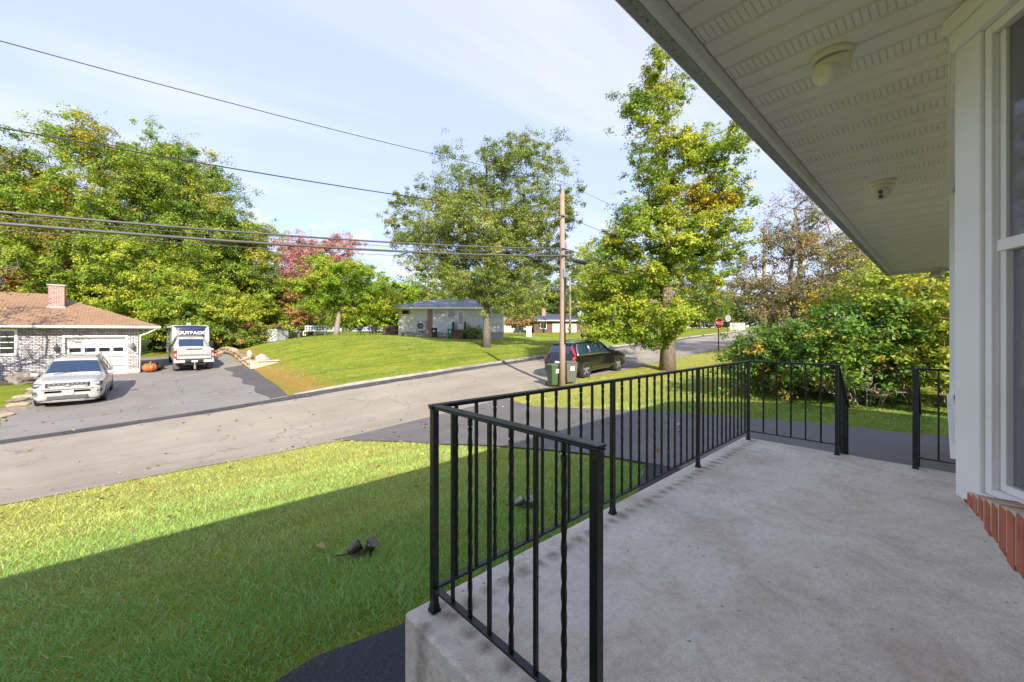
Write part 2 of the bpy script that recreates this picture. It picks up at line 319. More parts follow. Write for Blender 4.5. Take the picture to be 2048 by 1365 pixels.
asphalt('walk_asphalt', (.05,.05,.053), (.03,.03,.034), 1.0)
def lawn():
    m, t, b, o = newmat('lawn'); c = geo_pos(t)
    base = ramp(t, noise(t, c, .55, 5, .6), [(.28, (.16,.215,.018)), (.5, (.22,.26,.022)), (.72, (.29,.285,.032))])
    mp = N(t, 'ShaderNodeMapping'); mp.inputs['Rotation'].default_value = (0, 0, R(12)); mp.inputs['Scale'].default_value = (.12, 1.9, 1); t.links.new(c, mp.inputs[0])
    base = mixc(t, .8, base, ramp(t, noise(t, mp.outputs[0], 1.0, 4, .5), [(.34, (.55,.68,.5)), (.60, (1.1,1.05,1))]), 'MULTIPLY')
    dry = ramp(t, noise(t, c, 1.5, 6, .65), [(.54, (0,0,0)), (.74, (.8,.8,.8))]); base = mixc(t, dry, base, (.36,.30,.10))
    sv = N(t, 'ShaderNodeSeparateXYZ'); t.links.new(c, sv.inputs[0]); nearl = mth(t, 'MULTIPLY', mth(t, 'LESS_THAN', sv.outputs[1], 15), mth(t, 'MULTIPLY', mth(t, 'DIVIDE', mth(t, 'SUBTRACT', sv.outputs[1], 2), 9, True), .7)); base = mixc(t, nearl, base, (.42,.39,.10))  # yellows towards the road: dry turf plus warm sunlit tone put into the colour
    # straw strip along the neighbour's bank and the driveway edge
    s = N(t, 'ShaderNodeSeparateXYZ'); t.links.new(c, s.inputs[0])
    e = mth(t, 'ABSOLUTE', mth(t, 'SUBTRACT', s.outputs[0], 5.9)); e = mth(t, 'SUBTRACT', 1, mth(t, 'DIVIDE', e, mth(t, 'ADD', .3, mth(t, 'MULTIPLY', noise(t, c, .9, 4), 2.6))), True)
    e = mth(t, 'MULTIPLY', e, mth(t, 'GREATER_THAN', s.outputs[1], 19.4)); base = mixc(t, mth(t, 'MULTIPLY', e, .95, True), base, (.36,.21,.06))
    fine = noise(t, c, 42, 4, .7); base = mixc(t, .7, base, ramp(t, fine, [(.3, (.45,.5,.4)), (.62, (1.15,1.12,1.0))]), 'MULTIPLY')
    t.links.new(base, b.inputs['Base Color']); b.inputs['Roughness'].default_value = .95; b.inputs['Specular IOR Level'].default_value = .15
    bump(t, b, mth(t, 'ADD', fine, noise(t, c, 12, 4)), .9, .04)
lawn()
pm('mulch', (.13,.085,.05), (.06,.04,.025), 8, .95, 0, .8, 30, world=True)
def leafmat(name, trans=.4):
    m, t, b, o = newmat(name); a = N(t, 'ShaderNodeAttribute', _attribute_name='Col')
    t.links.new(a.outputs['Color'], b.inputs['Base Color']); b.inputs['Roughness'].default_value = .5; b.inputs['Specular IOR Level'].default_value = .3
    tr = N(t, 'ShaderNodeBsdfTranslucent'); t.links.new(mixc(t, .35, a.outputs['Color'], (.9,.9,.1), 'MULTIPLY'), tr.inputs[0])
    k = N(t, 'ShaderNodeMixShader', i0=trans); t.links.new(b.outputs[0], k.inputs[1]); t.links.new(tr.outputs[0], k.inputs[2]); t.links.new(k.outputs[0], o.inputs[0])
leafmat('leaf', .42); leafmat('grass_blade', .2); leafmat('dry_leaf', .15)
# ------------------------------------------------------------------ mesh helpers
class MB:
    def __init__(s): s.v = []; s.f = []; s.m = []; s.sm = []; s.uv = None
    def add(s, vs, fs, mi=0, smooth=False):
        o = len(s.v); s.v += [tuple(p) for p in vs]
        for f in fs: s.f.append(tuple(i+o for i in f)); s.m.append(mi); s.sm.append(smooth)
        return s
    def box(s, x0, x1, y0, y1, z0, z1, mi=0, M=None):
        vs = [Vector((x, y, z)) for z in (z0, z1) for y in (y0, y1) for x in (x0, x1)]
        if M: vs = [M@p for p in vs]
        return s.add(vs, [(0,2,3,1),(4,5,7,6),(0,1,5,4),(2,6,7,3),(0,4,6,2),(1,3,7,5)], mi)
    def prism(s, poly, a, b, axis='z', mi=0, smooth=False):
        def P(p, h):
            return {'z': (p[0], p[1], h), 'y': (p[0], h, p[1]), 'x': (h, p[0], p[1])}[axis]
        n = len(poly); vs = [P(p, a) for p in poly]+[P(p, b) for p in poly]
        s.add(vs, [tuple(range(n-1, -1, -1)), tuple(range(n, 2*n))], mi)
        o = len(s.v)-2*n
        for i in range(n): s.f.append((o+i, o+(i+1) % n, o+n+(i+1) % n, o+n+i)); s.m.append(mi); s.sm.append(smooth)
        return s
    def tube(s, pts, radii, n=8, mi=0, cap=True, smooth=True):
        pts = [Vector(p) for p in pts]
        if not isinstance(radii, (list, tuple)): radii = [radii]*len(pts)
        up = None; base = len(s.v); rings = []
        for i, p in enumerate(pts):
            d = (pts[min(i+1, len(pts)-1)]-pts[max(i-1, 0)])
            if d.length < 1e-9: d = Vector((0, 0, 1))
            d.normalize()
            if up is None: up = d.orthogonal().normalized()
            else:
                up = up-d*up.dot(d); up = up.normalized() if up.length > 1e-6 else d.orthogonal().normalized()
            w = d.cross(up)
            rings.append([p+(up*math.cos(2*PI*k/n)+w*math.sin(2*PI*k/n))*radii[i] for k in range(n)])
        vs = [q for r in rings for q in r]; fs = []
        for i in range(len(pts)-1):
            for k in range(n): a = i*n+k; b_ = i*n+(k+1) % n; fs.append((a, b_, b_+n, a+n))
        s.add(vs, fs, mi, smooth)
        if cap:
            o = base; s.f.append(tuple(o+k for k in range(n-1, -1, -1))); s.f.append(tuple(o+(len(pts)-1)*n+k for k in range(n)))
            s.m += [mi, mi]; s.sm += [False, False]
        return s
    def lathe(s, prof, n=24, mi=0, M=None, smooth=True):
        vs = []; fs = []
        for r, z in prof:
            for k in range(n): p = Vector((r*math.cos(2*PI*k/n), r*math.sin(2*PI*k/n), z)); vs.append(M@p if M else p)
        for i in range(len(prof)-1):
            for k in range(n): a = i*n+k; b_ = i*n+(k+1) % n; fs.append((a, b_, b_+n, a+n))
        o = len(s.v); s.add(vs, fs, mi, smooth)
        s.f.append(tuple(o+k for k in range(n-1, -1, -1))); s.f.append(tuple(o+(len(prof)-1)*n+k for k in range(n))); s.m += [mi, mi]; s.sm += [False, False]
        return s
    def mesh(s, name, mats, uvf=None):
        me = bpy.data.meshes.new(name); me.from_pydata(s.v, [], s.f)
        for m in (mats if isinstance(mats, (list, tuple)) else [mats]): me.materials.append(MT[m])
        me.polygons.foreach_set('material_index', s.m); me.polygons.foreach_set('use_smooth', s.sm)
        me.update(); return me
def thing(name, label, cat, loc=(0,0,0), rz=0, group=None):
    o = bpy.data.objects.new(name, None); COL.objects.link(o); o.empty_display_size = .2
    o.location = loc; o.rotation_euler = (0, 0, rz); tag(o, label, cat, group); return o
def tag(o, label, cat, group=None):
    o['label'] = label; o['category'] = cat
    if group: o['group'] = group
    return o
def obj(name, mb, mats, parent=None, bev=0, kind=None, seg=2):
    me = mb.mesh(name, mats) if isinstance(mb, MB) else mb
    o = bpy.data.objects.new(name, me); COL.objects.link(o)
    if parent: o.parent = parent
    if bev:
        b = o.modifiers.new('bevel', 'BEVEL'); b.width = bev; b.segments = seg; b.limit_method = 'ANGLE'; b.angle_limit = R(40)
    if kind: o['kind'] = kind
    return o
def dup(o, parent=None, loc=None, rz=None, label=None, group=None):
    c = o.copy(); COL.objects.link(c); c.parent = parent
    if loc is not None: c.location = loc
    if rz is not None: c.rotation_euler = (c.rotation_euler[0], c.rotation_euler[1], rz)
    if label: c['label'] = label
    if group: c['group'] = group
    for ch in list(o.children): dup(ch, c)
    return c
def share(name, me, parent, loc=(0,0,0), rot=(0,0,0), sc=(1,1,1)):
    o = bpy.data.objects.new(name, me); COL.objects.link(o); o.parent = parent; o.location = loc; o.rotation_euler = rot; o.scale = sc; return o
def text(name, s, size, mat, parent, M, depth=.003, bold=0, xs=1.0):
    cu = bpy.data.curves.new(name, 'FONT'); cu.body = s; cu.size = size; cu.align_x = 'CENTER'; cu.align_y = 'CENTER'; cu.extrude = depth; cu.offset = bold
    t = bpy.data.objects.new(name, cu); COL.objects.link(t)
    dg = bpy.context.evaluated_depsgraph_get(); me = bpy.data.meshes.new_from_object(t.evaluated_get(dg)); bpy.data.objects.remove(t)
    me.transform(Matrix.Diagonal((xs, 1, 1, 1))); me.transform(M); me.materials.clear(); me.materials.append(MT[mat])
    return obj(name, me, mat, parent)
def sheet(name, us, vs, mat, off, kind='structure', parent=None):
    """strip of ground cover laid on the terrain: us x vs grid, us may depend on v"""
    mb = MB(); V = np.array(vs, float); nU = None; P = []
    for v in V:
        row = us(v) if callable(us) else us
        P.append([(u, v) for u in row]); nU = len(row)
    A = np.array(P); Z = TZ(A[..., 0], A[..., 1])+off
    mb.add([(A[i, j, 0], A[i, j, 1], Z[i, j]) for i in range(len(V)) for j in range(nU)],
           [(i*nU+j, i*nU+j+1, (i+1)*nU+j+1, (i+1)*nU+j) for i in range(len(V)-1) for j in range(nU-1)], 0, True)
    return obj(name, mb, mat, parent, 0, kind)
def lin(a, b, n): return [a+(b-a)*i/(n-1) for i in range(n)]
# ------------------------------------------------------------------ ground, road, driveways
def ground():
    def axis(a, b, st):
        x = list(np.arange(a, b+1e-6, st)); k = st
        lo, hi = [a], [b]
        while hi[-1] < 420: k *= 1.25; hi.append(hi[-1]+k)
        k = st
        while lo[-1] > -420: k *= 1.25; lo.append(lo[-1]-k)
        return lo[:0:-1]+x+hi[1:]
    us, vs_ = axis(-12, 45, .6), axis(-4, 46, .6)
    U_, V_ = np.meshgrid(us, vs_, indexing='ij'); Z = TZ(np.clip(U_, -150, 150), np.clip(V_, -150, 150))
    nu, nv = U_.shape; mb = MB()
    mb.add(np.c_[U_.ravel(), V_.ravel(), Z.ravel()].tolist(), [(i*nv+j, (i+1)*nv+j, (i+1)*nv+j+1, i*nv+j+1) for i in range(nu-1) for j in range(nv-1)], 0, True)
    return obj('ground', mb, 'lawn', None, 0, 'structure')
ground()
def wob(x, a=.05, k=1.0): return a*(math.sin(x*2.1*k)+.6*math.sin(x*5.3*k+1)+.4*math.sin(x*11.7*k+2))
RU = lin(-60, 60, 241)+lin(62, 150, 45)
def strip_u(name, us, v0, v1, n, mat, off, kind='structure', w0=0, w1=0):
    mb = MB(); rows = []
    for u in us:
        a = (v0(u) if callable(v0) else v0)+(wob(u, w0) if w0 else 0); b = (v1(u) if callable(v1) else v1)+(wob(u+3, w1) if w1 else 0)
        rows.append([(u, a+(b-a)*j/(n-1)) for j in range(n)])
    A = np.array(rows); Z = TZ(A[..., 0], A[..., 1])+off; m = len(us)
    mb.add([(A[i, j, 0], A[i, j, 1], Z[i, j]) for i in range(m) for j in range(n)], [(i*n+j, (i+1)*n+j, (i+1)*n+j+1, i*n+j+1) for i in range(m-1) for j in range(n-1)], 0, True)
    return obj(name, mb, mat, None, 0, kind)
strip_u('road', RU, 11.9, 19.28, 16, 'road_surface', .016, w0=.035)
strip_u('road_gutter', RU, 18.55, 19.27, 4, 'dark_asphalt', .022, w0=.05)
# our own driveway, flared where it meets the road
def drive_us(v):
    a, b = 5.16, 10.0
    if v > 8: k = (v-8)/4.1; a -= 1.0*k**2.2; b += .95*k**2.4
    if 2.2 < v <= 8: a += .15*math.sin((v-2.2)/5.8*PI)
    return lin(a+wob(v, .02), b+wob(v+5, .05), 14)
sheet('driveway', drive_us, lin(-12, 12.1, 70), 'driveway_asphalt', .026)
strip_u('walkway', lin(-6, 5.3, 60), 1.3, lambda u: 2.17+.05*math.sin(u*3)+(.35*max(0, u-3.6)**1.5 if u > 3.6 else 0), 5, 'walk_asphalt', .02, w1=.03)
# neighbour's driveway across the road
def nb_us(v):
    k = (v-19.2)/12.5
    a = -3.4+.15*k if v < 30 else -3.25
    b = 4.75+.85*min(k, 1.0)-.1*max(0, k-1)
    return lin(a+wob(v, .05), b+wob(v+2, .05), 12)
sheet('neighbour_driveway', nb_us, lin(19.1, 33.9, 40), 'old_asphalt', .028)
sheet('rear_driveway', lambda v: lin(.14, 5.2, 8), lin(33.9, 50, 24), 'old_asphalt', .028)
sheet('driveway_patch', lambda v: lin(4.0+.12*math.sin(v*1.7)+.35*min(1, (v-19.2)/12), 4.78+.85*min((v-19.2)/12.5, 1), 5), lin(19.3, 32.6, 30), 'dark_asphalt', .040)
# kerb along the far side of the road
kb = bpy.data.objects.new('kerb', None); COL.objects.link(kb); kb['kind'] = 'structure'
u = 5.05; i = 0
while u < 62:
    L = 2.38+rnd.uniform(-.05, .05); mb = MB(); z0, z1 = tz(u, 19.4), tz(u+L, 19.4); h = .115+rnd.uniform(-.012, .012); y0 = 19.27+rnd.uniform(-.012, .012)
    if i == 0: h0 = .03
    else: h0 = h
    P = [(u, z0, h0), (u+L, z1, h)]
    vs_ = []
    for (x, z, hh) in P: vs_ += [(x, y0, z-.15), (x, y0+.02, z+hh-.02), (x, y0+.04, z+hh), (x, y0+.21, z+hh+.005), (x, y0+.24, z-.15)]
    mb.add(vs_, [(0,1,6,5),(1,2,7,6),(2,3,8,7),(3,4,9,8),(4,3,2,1,0),(5,6,7,8,9)])
    obj('kerb_stone', mb, 'kerb_concrete', kb); u += L+.014; i += 1
# ------------------------------------------------------------------ porch slab and steps
def solid_quad(mb, pts, z0, z1, mi=0):
    n = len(pts); mb.add([(p[0], p[1], z0) for p in pts]+[(p[0], p[1], z1) for p in pts],
        [tuple(range(n-1, -1, -1)), tuple(range(n, 2*n))]+[(i, (i+1) % n, n+(i+1) % n, n+i) for i in range(n)], mi); return mb
pt = thing('concrete_porch', 'bare concrete porch slab with worn edges beside the house', 'porch', (3, .5, -.6))
mb = MB(); mb.box(.842-3, 5.15-3, -.49-.5, 1.582-.5, -.15, .6)
o = obj('slab', mb, 'porch_concrete', pt, .016, seg=3)
for k in range(2):
    mb = MB(); mb.box(5.152-3, 5.152+.29*(2-k)-3, .0-.5, .86-.5, -.1, .6-.19*(k*0+1) if k else .6-.38); 
    obj('step', mb, 'porch_concrete', pt, .01)
# ------------------------------------------------------------------ iron railing
RH = .893
def sq(mb, x, y, z0, z1, w): mb.box(x-w/2, x+w/2, y-w/2, y+w/2, z0, z1)
def twisted(z0, z1, w=.0135):
    mb = MB(); n = 64; vs_ = []; fs = []
    for i in range(n+1):
        z = z0+(z1-z0)*i/n; f = (z-z0)/(z1-z0); a = 0 if f < .06 or f > .94 else (f-.06)/.88*PI*5
        for k in range(4): t_ = a+PI/4+k*PI/2; r = w*.72; vs_.append((r*math.cos(t_), r*math.sin(t_), z))
    for i in range(n):
        for k in range(4): fs.append((i*4+k, i*4+(k+1) % 4, (i+1)*4+(k+1) % 4, (i+1)*4+k))
    mb.add(vs_, fs, 0, True); return mb.mesh('baluster', 'rail_black')
def plain(z0, z1, w=.0128):
    mb = MB(); sq(mb, 0, 0, z0, z1, w); return mb.mesh('baluster', 'rail_black')
TW, PL = twisted(.10, RH-.012), plain(.10, RH-.012)
def post_mesh(h, w=.0275):
    mb = MB(); sq(mb, 0, 0, .0, h, w); mb.box(-w*.75, w*.75, -w*.75, w*.75, 0, .012); sq(mb, 0, 0, .012, .03, w*1.2); return mb.mesh('post', 'rail_black')
PM = post_mesh(RH-.006)
def beam(mb, a, b, w, h):
    """rectangular bar from a to b, top face through a and b"""
    a, b = Vector(a), Vector(b); d = (b-a).normalized(); s = d.cross(Vector((0,0,1))).normalized()*w/2; n = s.cross(d).normalized()
    if n.z < 0: n = -n
    vs_ = []
    for p in (a, b): vs_ += [p-s-n*h, p+s-n*h, p+s, p-s]
    mb.add(vs_, [(0,1,2,3),(7,6,5,4),(0,4,5,1),(1,5,6,2),(2,6,7,3),(3,7,4,0)])
def rail_run(root, p, q, nb, tw0, zoff=0, top_ext=(0, 0)):
    p, q = Vector(p), Vector(q); d = (q-p).normalized(); L = (q-p).length
    mb = MB(); a, b = p-d*top_ext[0], q+d*top_ext[1]
    beam(mb, a+Vector((0,0,RH)), b+Vector((0,0,RH)), .040, .009); beam(mb, a+Vector((0,0,RH-.009)), b+Vector((0,0,RH-.009)), .030, .010)
    obj('top_rail', mb, 'rail_black', root, .0035)
    mb = MB(); beam(mb, p+Vector((0,0,.108)), q+Vector((0,0,.108)), .028, .012); obj('bottom_rail', mb, 'rail_black', root, .002)
ar = thing('iron_railing', 'black iron railing with twisted balusters running along the porch edge', 'railing', (.942, 1.5, 0))
def rel(o, x, y): return (x-o.location.x, y-o.location.y, 0)
BX = [.942, 2.317, 3.683, 5.05]
for x in BX: share('post', PM, ar, rel(ar, x, 1.5))
share('post', PM, ar, rel(ar, .938, .66)); share('post', PM, ar, rel(ar, 5.055, .715))
def run(root, A_, B_, n, first):
    o = root
    rail_run(root, rel(o, *A_), rel(o, *B_), n, first, 0, (.0, .022))
    for i in range(1, n+1):
        f = i/(n+1); x = A_[0]+(B_[0]-A_[0])*f; y = A_[1]+(B_[1]-A_[1])*f
        share('baluster', TW if (i+first) % 2 else PL, root, rel(o, x, y), (0, 0, rnd.uniform(-.05, .05)))
rail_len = MB()
# long front run in three bays share one top rail
rail_run(ar, rel(ar, .942, 1.5), rel(ar, 5.05, 1.5), 0, 0, 0, (.022, .022))
for a, b, fl in ((BX[0], BX[1], 0), (BX[1], BX[2], 0), (BX[2], BX[3], 0)):
    for i in range(1, 12): share('baluster', TW if (i+fl) % 2 else PL, ar, rel(ar, a+(b-a)*i/12, 1.5), (0, 0, rnd.uniform(-.1, .1)))
run(ar, (.942, 1.478), (.938, .66), 6, 1)
run(ar, (5.05, 1.478), (5.055, .715), 5, 0)
def stair_rail(root, x, y, n):
    o = root; P = Vector(rel(o, x, y)); e = P+Vector((.60, 0, 0)); dz = .455
    mb = MB(); beam(mb, P+Vector((.01,0,RH-.004)), e+Vector((.06, 0, RH-dz-.04)), .046, .02); obj('stair_handrail', mb, 'rail_black', root, .004)
    mb = MB(); beam(mb, P+Vector((.01,0,.10)), e+Vector((0,0,.10-dz)), .028, .012); obj('stair_bottom_rail', mb, 'rail_black', root)
    mb = MB(); sq(mb, e.x, e.y, -.56, RH-dz-.02, .027); obj('stair_post', mb, 'rail_black', root)
    for i in range(1, n+1):
        f = i/(n+1); q = share('baluster', TW if i % 2 else PL, root, (P.x+.6*f, P.y, -dz*f))
stair_rail(ar, 5.055, .715, 4)
br = thing('iron_railing', 'short black iron railing between the far porch steps and the house wall', 'railing', (5.05, .168, 0))
share('post', PM, br, (0,0,0)); mb = MB(); sq(mb, .0, .0, 0, RH-.02, .036)
obj('post_sleeve', mb, 'rail_black', br, .003)
run(br, (5.05, .15), (5.05, -.47), 4, 1); stair_rail(br, 5.055, .168, 4)
# ------------------------------------------------------------------ the house beside the camera
SZ = 2.25
hs = thing('house', 'white trimmed house with bay window and vented soffit beside the porch', 'house', (4, -4, -.55))
def hloc(x, y, z): return (x-4, y+4, z+.55)
H = Matrix.Translation((-4, 4, .55))
def hbox(mb, x0, x1, y0, y1, z0, z1, mi=0): mb.box(x0-4, x1-4, y0+4, y1+4, z0+.55, z1+.55, mi); return mb
obj('wall', hbox(MB(), -7, 9.1, -9, -.5, -.6, 2.3), 'siding_white', hs)
# roof
mb = MB(); e0, e1 = -.8-6.5, 9.55; mb.prism([(.70, 2.36), (-4.6, 4.15), (-9.9, 2.36), (-9.9, 2.27), (.62, 2.27)], e0, e1, 'x')
mb.v = [tuple(H@Vector(p)) for p in mb.v]; obj('roof', mb, 'roof_brown', hs)
# soffit panels, each a ribbed sheet: vented face, two plain faces
def soffit_mesh():
    mb = MB(); W = .305; y0, y1 = 0, 1.155; g = .011; f = W/3
    prof = []
    for k in range(3):
        a = k*f
        prof += [(a, g), (a+.006, 0), (a+f-.012, 0), (a+f-.004, g)]
    prof.append((W-.0005, g))
    for i in range(len(prof)-1):
        (xa, za), (xb, zb) = prof[i], prof[i+1]; mi = 1 if i == 1 else 0
        mb.add([(xa, y0, za), (xb, y0, zb), (xb, y1, zb), (xa, y1, za)], [(3, 2, 1, 0)], mi)
    for i in range(len(prof)-1):   # upper skin so the sheet has thickness
        (xa, za), (xb, zb) = prof[i], prof[i+1]
        mb.add([(xa, y0, za+.003), (xb, y0, zb+.003), (xb, y1, zb+.003), (xa, y1, za+.003)], [(0, 1, 2, 3)], 0)
    return mb.mesh('soffit_panel', ['aluminium_soffit', 'soffit_vent'])
SM = soffit_mesh(); x = -1.03
while x < 9.45: share('soffit_panel', SM, hs, hloc(x+rnd.uniform(-.0008, .0008), -.56, SZ)); x += .305
obj('soffit_backing', hbox(MB(), e0, 9.5, -.56, .6, SZ+.0145, SZ+.019), 'black_plastic', hs)
obj('fascia', hbox(MB(), e0, 9.56, .598, .622, SZ-.055, SZ+.1), 'fascia_white', hs, .003)
mb = MB(); mb.prism([(.6235, 2.197), (.668, 2.197), (.690, 2.225), (.694, 2.262), (.722, 2.30), (.738, 2.335), (.728, 2.337), (.715, 2.307), (.684, 2.268), (.680, 2.228), (.662, 2.205), (.6235, 2.205)], e0, 9.6, 'x')
mb.v = [tuple(H@Vector(p)) for p in mb.v]; obj('gutter', mb, ['gutter_speckled'], hs)
mb = MB(); hbox(mb, 9.50, 9.54, -.56, .6, SZ-.05, SZ+.06); obj('end_fascia', mb, 'fascia_white', hs)
# bay window: front face along X, angled sides
C0 = Vector((2.016, -.041, 0)); C1 = Vector((3.985, -.041, 0)); ZB, ZT = .643, SZ-.002
c30, s30 = math.cos(R(30)), math.sin(R(30))
def frame(origin, xdir):
    x = Vector(xdir).normalized(); y = Vector((-x.y, x.x, 0)); return H@Matrix(((x.x, y.x, 0, origin.x), (x.y, y.y, 0, origin.y), (0, 0, 1, 0), (0, 0, 0, 1)))
def part(name, M, boxes, mat, bev=.003, parent=hs):
    if name in ('side_window', 'front_window', 'sash_rail'):
        mb = MB()
        for b_ in boxes: mb.box(*b_, 0, M)
        return obj(name, mb, mat, parent, bev)
    for b_ in boxes: o = obj(name, MB().box(*b_, 0, M), mat, parent, bev)
    return o
MF = frame(C0, (1, 0, 0)); LF = C1.x-C0.x; zs = .80
part('bay_front_panel', MF, [(.0, LF, -.09, -.001, ZB, zs), (.0, LF, -.09, -.001, 2.10, ZT)], 'white_trim')
part('bay_front_casing', MF, [(.06, .17, -.05, .012, zs, 2.10), (LF-.17, LF-.06, -.05, .012, zs, 2.10), (.04, LF-.04, -.05, .02, 2.10, 2.19), (.05, LF-.05, -.05, .024, zs-.035, zs)], 'white_trim')
part('bay_corner_post', MF, [(.002, .058, -.085, -.002, zs, 2.10), (LF-.058, LF-.002, -.085, -.002, zs, 2.10)], 'white_trim')
wf = part('front_window', MF, [(.172, LF-.172, -.04, -.012, zs, zs+.05), (.172, LF-.172, -.04, -.012, 2.05, 2.10), (.172, .21, -.04, -.012, zs+.05, 2.05), (LF-.21, LF-.172, -.04, -.012, zs+.05, 2.05), (LF/2-.03, LF/2+.03, -.04, -.012, zs+.05, 2.05)], 'white_trim')
part('pane', MF, [(.212, LF/2-.032, -.028, -.022, zs+.052, 2.048)], 'window_glass', 0, wf); part('pane', MF, [(LF/2+.032, LF-.212, -.028, -.022, zs+.052, 2.048)], 'window_glass', 0, wf)
MN = frame(C0, (c30, s30, 0)); LN = .93                     # near angled side: local x from -LN to 0 at the corner
part('bay_side_panel', MN, [(-LN, -.001, -.08, .0, ZB+.002, .66), (-LN, -.001, -.08, .0, 2.14, ZT)], 'white_trim')
part('bay_side_casing', MN, [(-.102, -.001, -.06, .016, .66, 2.14), (-LN, -.76, -.06, .016, .66, 2.14)], 'white_trim', .004)
part('bay_side_sill', MN, [(-.76, -.103, -.06, .03, .652, .705)], 'white_trim', .006)
part('bay_head_trim', MN, [(-LN, -.0, .001, .03, 2.14, ZT), (-LN, .0, .031, .05, 2.20, ZT)], 'white_trim', .004)
part('bay_front_head_trim', MF, [(-.01, LF, .0, .028, 2.195, ZT)], 'white_trim', .004)
sw = part('side_window', MN, [(-.13, -.104, -.045, .006, .706, 2.139), (-.758, -.735, -.045, .006, .706, 2.139), (-.734, -.131, -.045, .006, .706, .725), (-.734, -.131, -.045, .006, 2.11, 2.139)], 'white_trim', .003)
part('sash_rail', MN, [(-.734, -.131, -.04, -.004, 1.447, 1.482), (-.152, -.132, -.05, -.012, .726, 2.109), (-.734, -.153, -.05, -.012, .726, .748)], 'white_trim', .002, sw)
part('pane', MN, [(-.733, -.153, -.034, -.029, .749, 1.446)], 'window_glass', 0, sw); part('pane', MN, [(-.733, -.153, -.026, -.021, 1.483, 2.108)], 'window_glass', 0, sw)
# folds of a curtain behind the near sash
mb = MB(); n = 90; vs_ = []
for i in range(n+1):
    xx = -.75+.62*i/n; yy = -.11+.018*math.sin(i*.9)+.01*math.sin(i*2.3+1)
    for zz in (.70, 2.14): vs_.append(MN@Vector((xx, yy, zz)))
mb.add(vs_, [(2*i, 2*i+2, 2*i+3, 2*i+1) for i in range(n)], 0, True); obj('curtain', mb, 'curtain', hs)
MFar = frame(C1, (c30, -s30, 0))
part('bay_far_side', MFar, [(0.001, LN, -.08, .0, ZB, ZT)], 'white_trim')
mb = MB(); solid_quad(mb, [tuple((H@Vector(p))[:2]) for p in ((C0.x-.78, -.492, 0), (C1.x+.78, -.492, 0), (C1.x-.01, -.06, 0), (C0.x+.01, -.06, 0))], ZB+.55-.03, ZB+.55+.004); obj('bay_floor', mb, 'white_trim', hs)
# brick ledge under the bay: rowlock bricks, then coursed bricks below
nd = Vector((-.99, -.125, 0)).normalized(); nn_ = Vector((-nd.y, nd.x, 0))      # nn_ points towards the house
if nn_.y > 0: nn_ = -nn_
bl = bpy.data.objects.new('brick_base', None); COL.objects.link(bl); bl.parent = hs
st = Vector((2.05, -.043, 0))
def brick_at(s0, w, dep0, dep1, z0, z1, mi, tilt=0):
    mb = MB(); P = []
    for (a, b_) in ((s0, dep0), (s0+w, dep0), (s0+w, dep1), (s0, dep1)): P.append(st+nd*a+nn_*b_)
    vs_ = [H@Vector((p.x, p.y, z0)) for p in P]+[H@Vector((p.x, p.y, z1-(tilt if i < 2 else 0))) for i, p in enumerate(P)]
    mb.add(vs_, [(0,1,2,3),(7,6,5,4),(4,5,1,0),(5,6,2,1),(6,7,3,2),(7,4,0,3)]); return mb
for k in range(15):                       # upright bricks whose course rises towards the near end of the bay
    s0 = .02+k*.070; zt_ = .668+.205*(s0+.03)
    obj('brick', brick_at(s0, .052+rnd.uniform(-.003, .002), rnd.uniform(-.0025, -.001), .085, .655+rnd.uniform(-.012, .004), zt_+rnd.uniform(-.003, .003), 0, .004), rnd.choice(['brick_red', 'brick_red', 'brick_red_b']), bl, .0025)
mb = MB(); q = brick_at(.0, 1.07, .001, .090, .662, .675, 0, 0); q.v = [(v[0], v[1], v[2]-(.004 if i > 3 else 0)+(.205*(1.07 if i in (5, 6) else 0) if i > 3 else 0)) for i, v in enumerate(q.v)]
obj('mortar_bed', q, 'mortar', bl)
q = brick_at(.05, 1.02, .088, .34, .662, .672, 0, 0); q.v = [(v[0], v[1], v[2]+((.2 if i in (5, 6) else 0) if i > 3 else 0)) for i, v in enumerate(q.v)]
obj('mortar_ledge', q, 'mortar', bl)
for k in range(5):
    obj('corbel_brick', brick_at(.40+k*.175, .165, .05, .30, .572, .630, 0), rnd.choice(['brick_red', 'brick_red_b']), bl, .004)
obj('corbel_mortar', brick_at(.39, .9, .058, .29, .57, .6355, 0), 'mortar', bl)
# ------------------------------------------------------------------ soffit fittings
def dome_camera(label, loc, rz, lens2, tilt):
    t = thing('security_camera', label, 'camera', loc, rz, 'cameras under the soffit')
    mb = MB(); mb.lathe([(.078, 0), (.078, -.012), (.074, -.022), (.071, -.028)], 40); obj('base', mb, 'cam_plastic', t)
    mb = MB(); mb.lathe([(.069, -.0285), (.068, -.04), (.062, -.066), (.052, -.092), (.036, -.112), (.018, -.122), (.0, -.125)], 40, 0, Matrix.Translation((0, 0, 0))@Matrix.Rotation(tilt, 4, 'Y')); obj('housing', mb, 'cam_plastic', t)
    M = Matrix.Translation((.012, 0, -.075))@Matrix.Rotation(R(118), 4, 'Y')
    mb = MB(); mb.lathe([(.050, .0), (.049, .03), (.044, .046), (.036, .052), (.0, .053)], 32, 0, M); e = obj('eyeball', mb, 'cam_white' if lens2 else 'cam_plastic', t)
    if lens2:
        for q in (-.017, .017):
            mb = MB(); mb.lathe([(.0135, .052), (.0135, .0565), (.010, .0575), (.010, .055), (0, .055)], 20, 0, M@Matrix.Translation((q, 0, 0))); obj('lens', mb, ['olive_lens'], e)
    return t
pm('olive_lens', (.10,.09,.03), (.06,.05,.02), 20, .2, coat=.5)
cam1 = dome_camera('rounded beige security camera nearest the viewer, lens turned away', (1.9187, .2846, SZ), R(150), False, R(8))
cam2 = dome_camera('smaller-looking beige security camera farther along the soffit with two round lenses', (3.79, .288, SZ), R(176), True, 0)
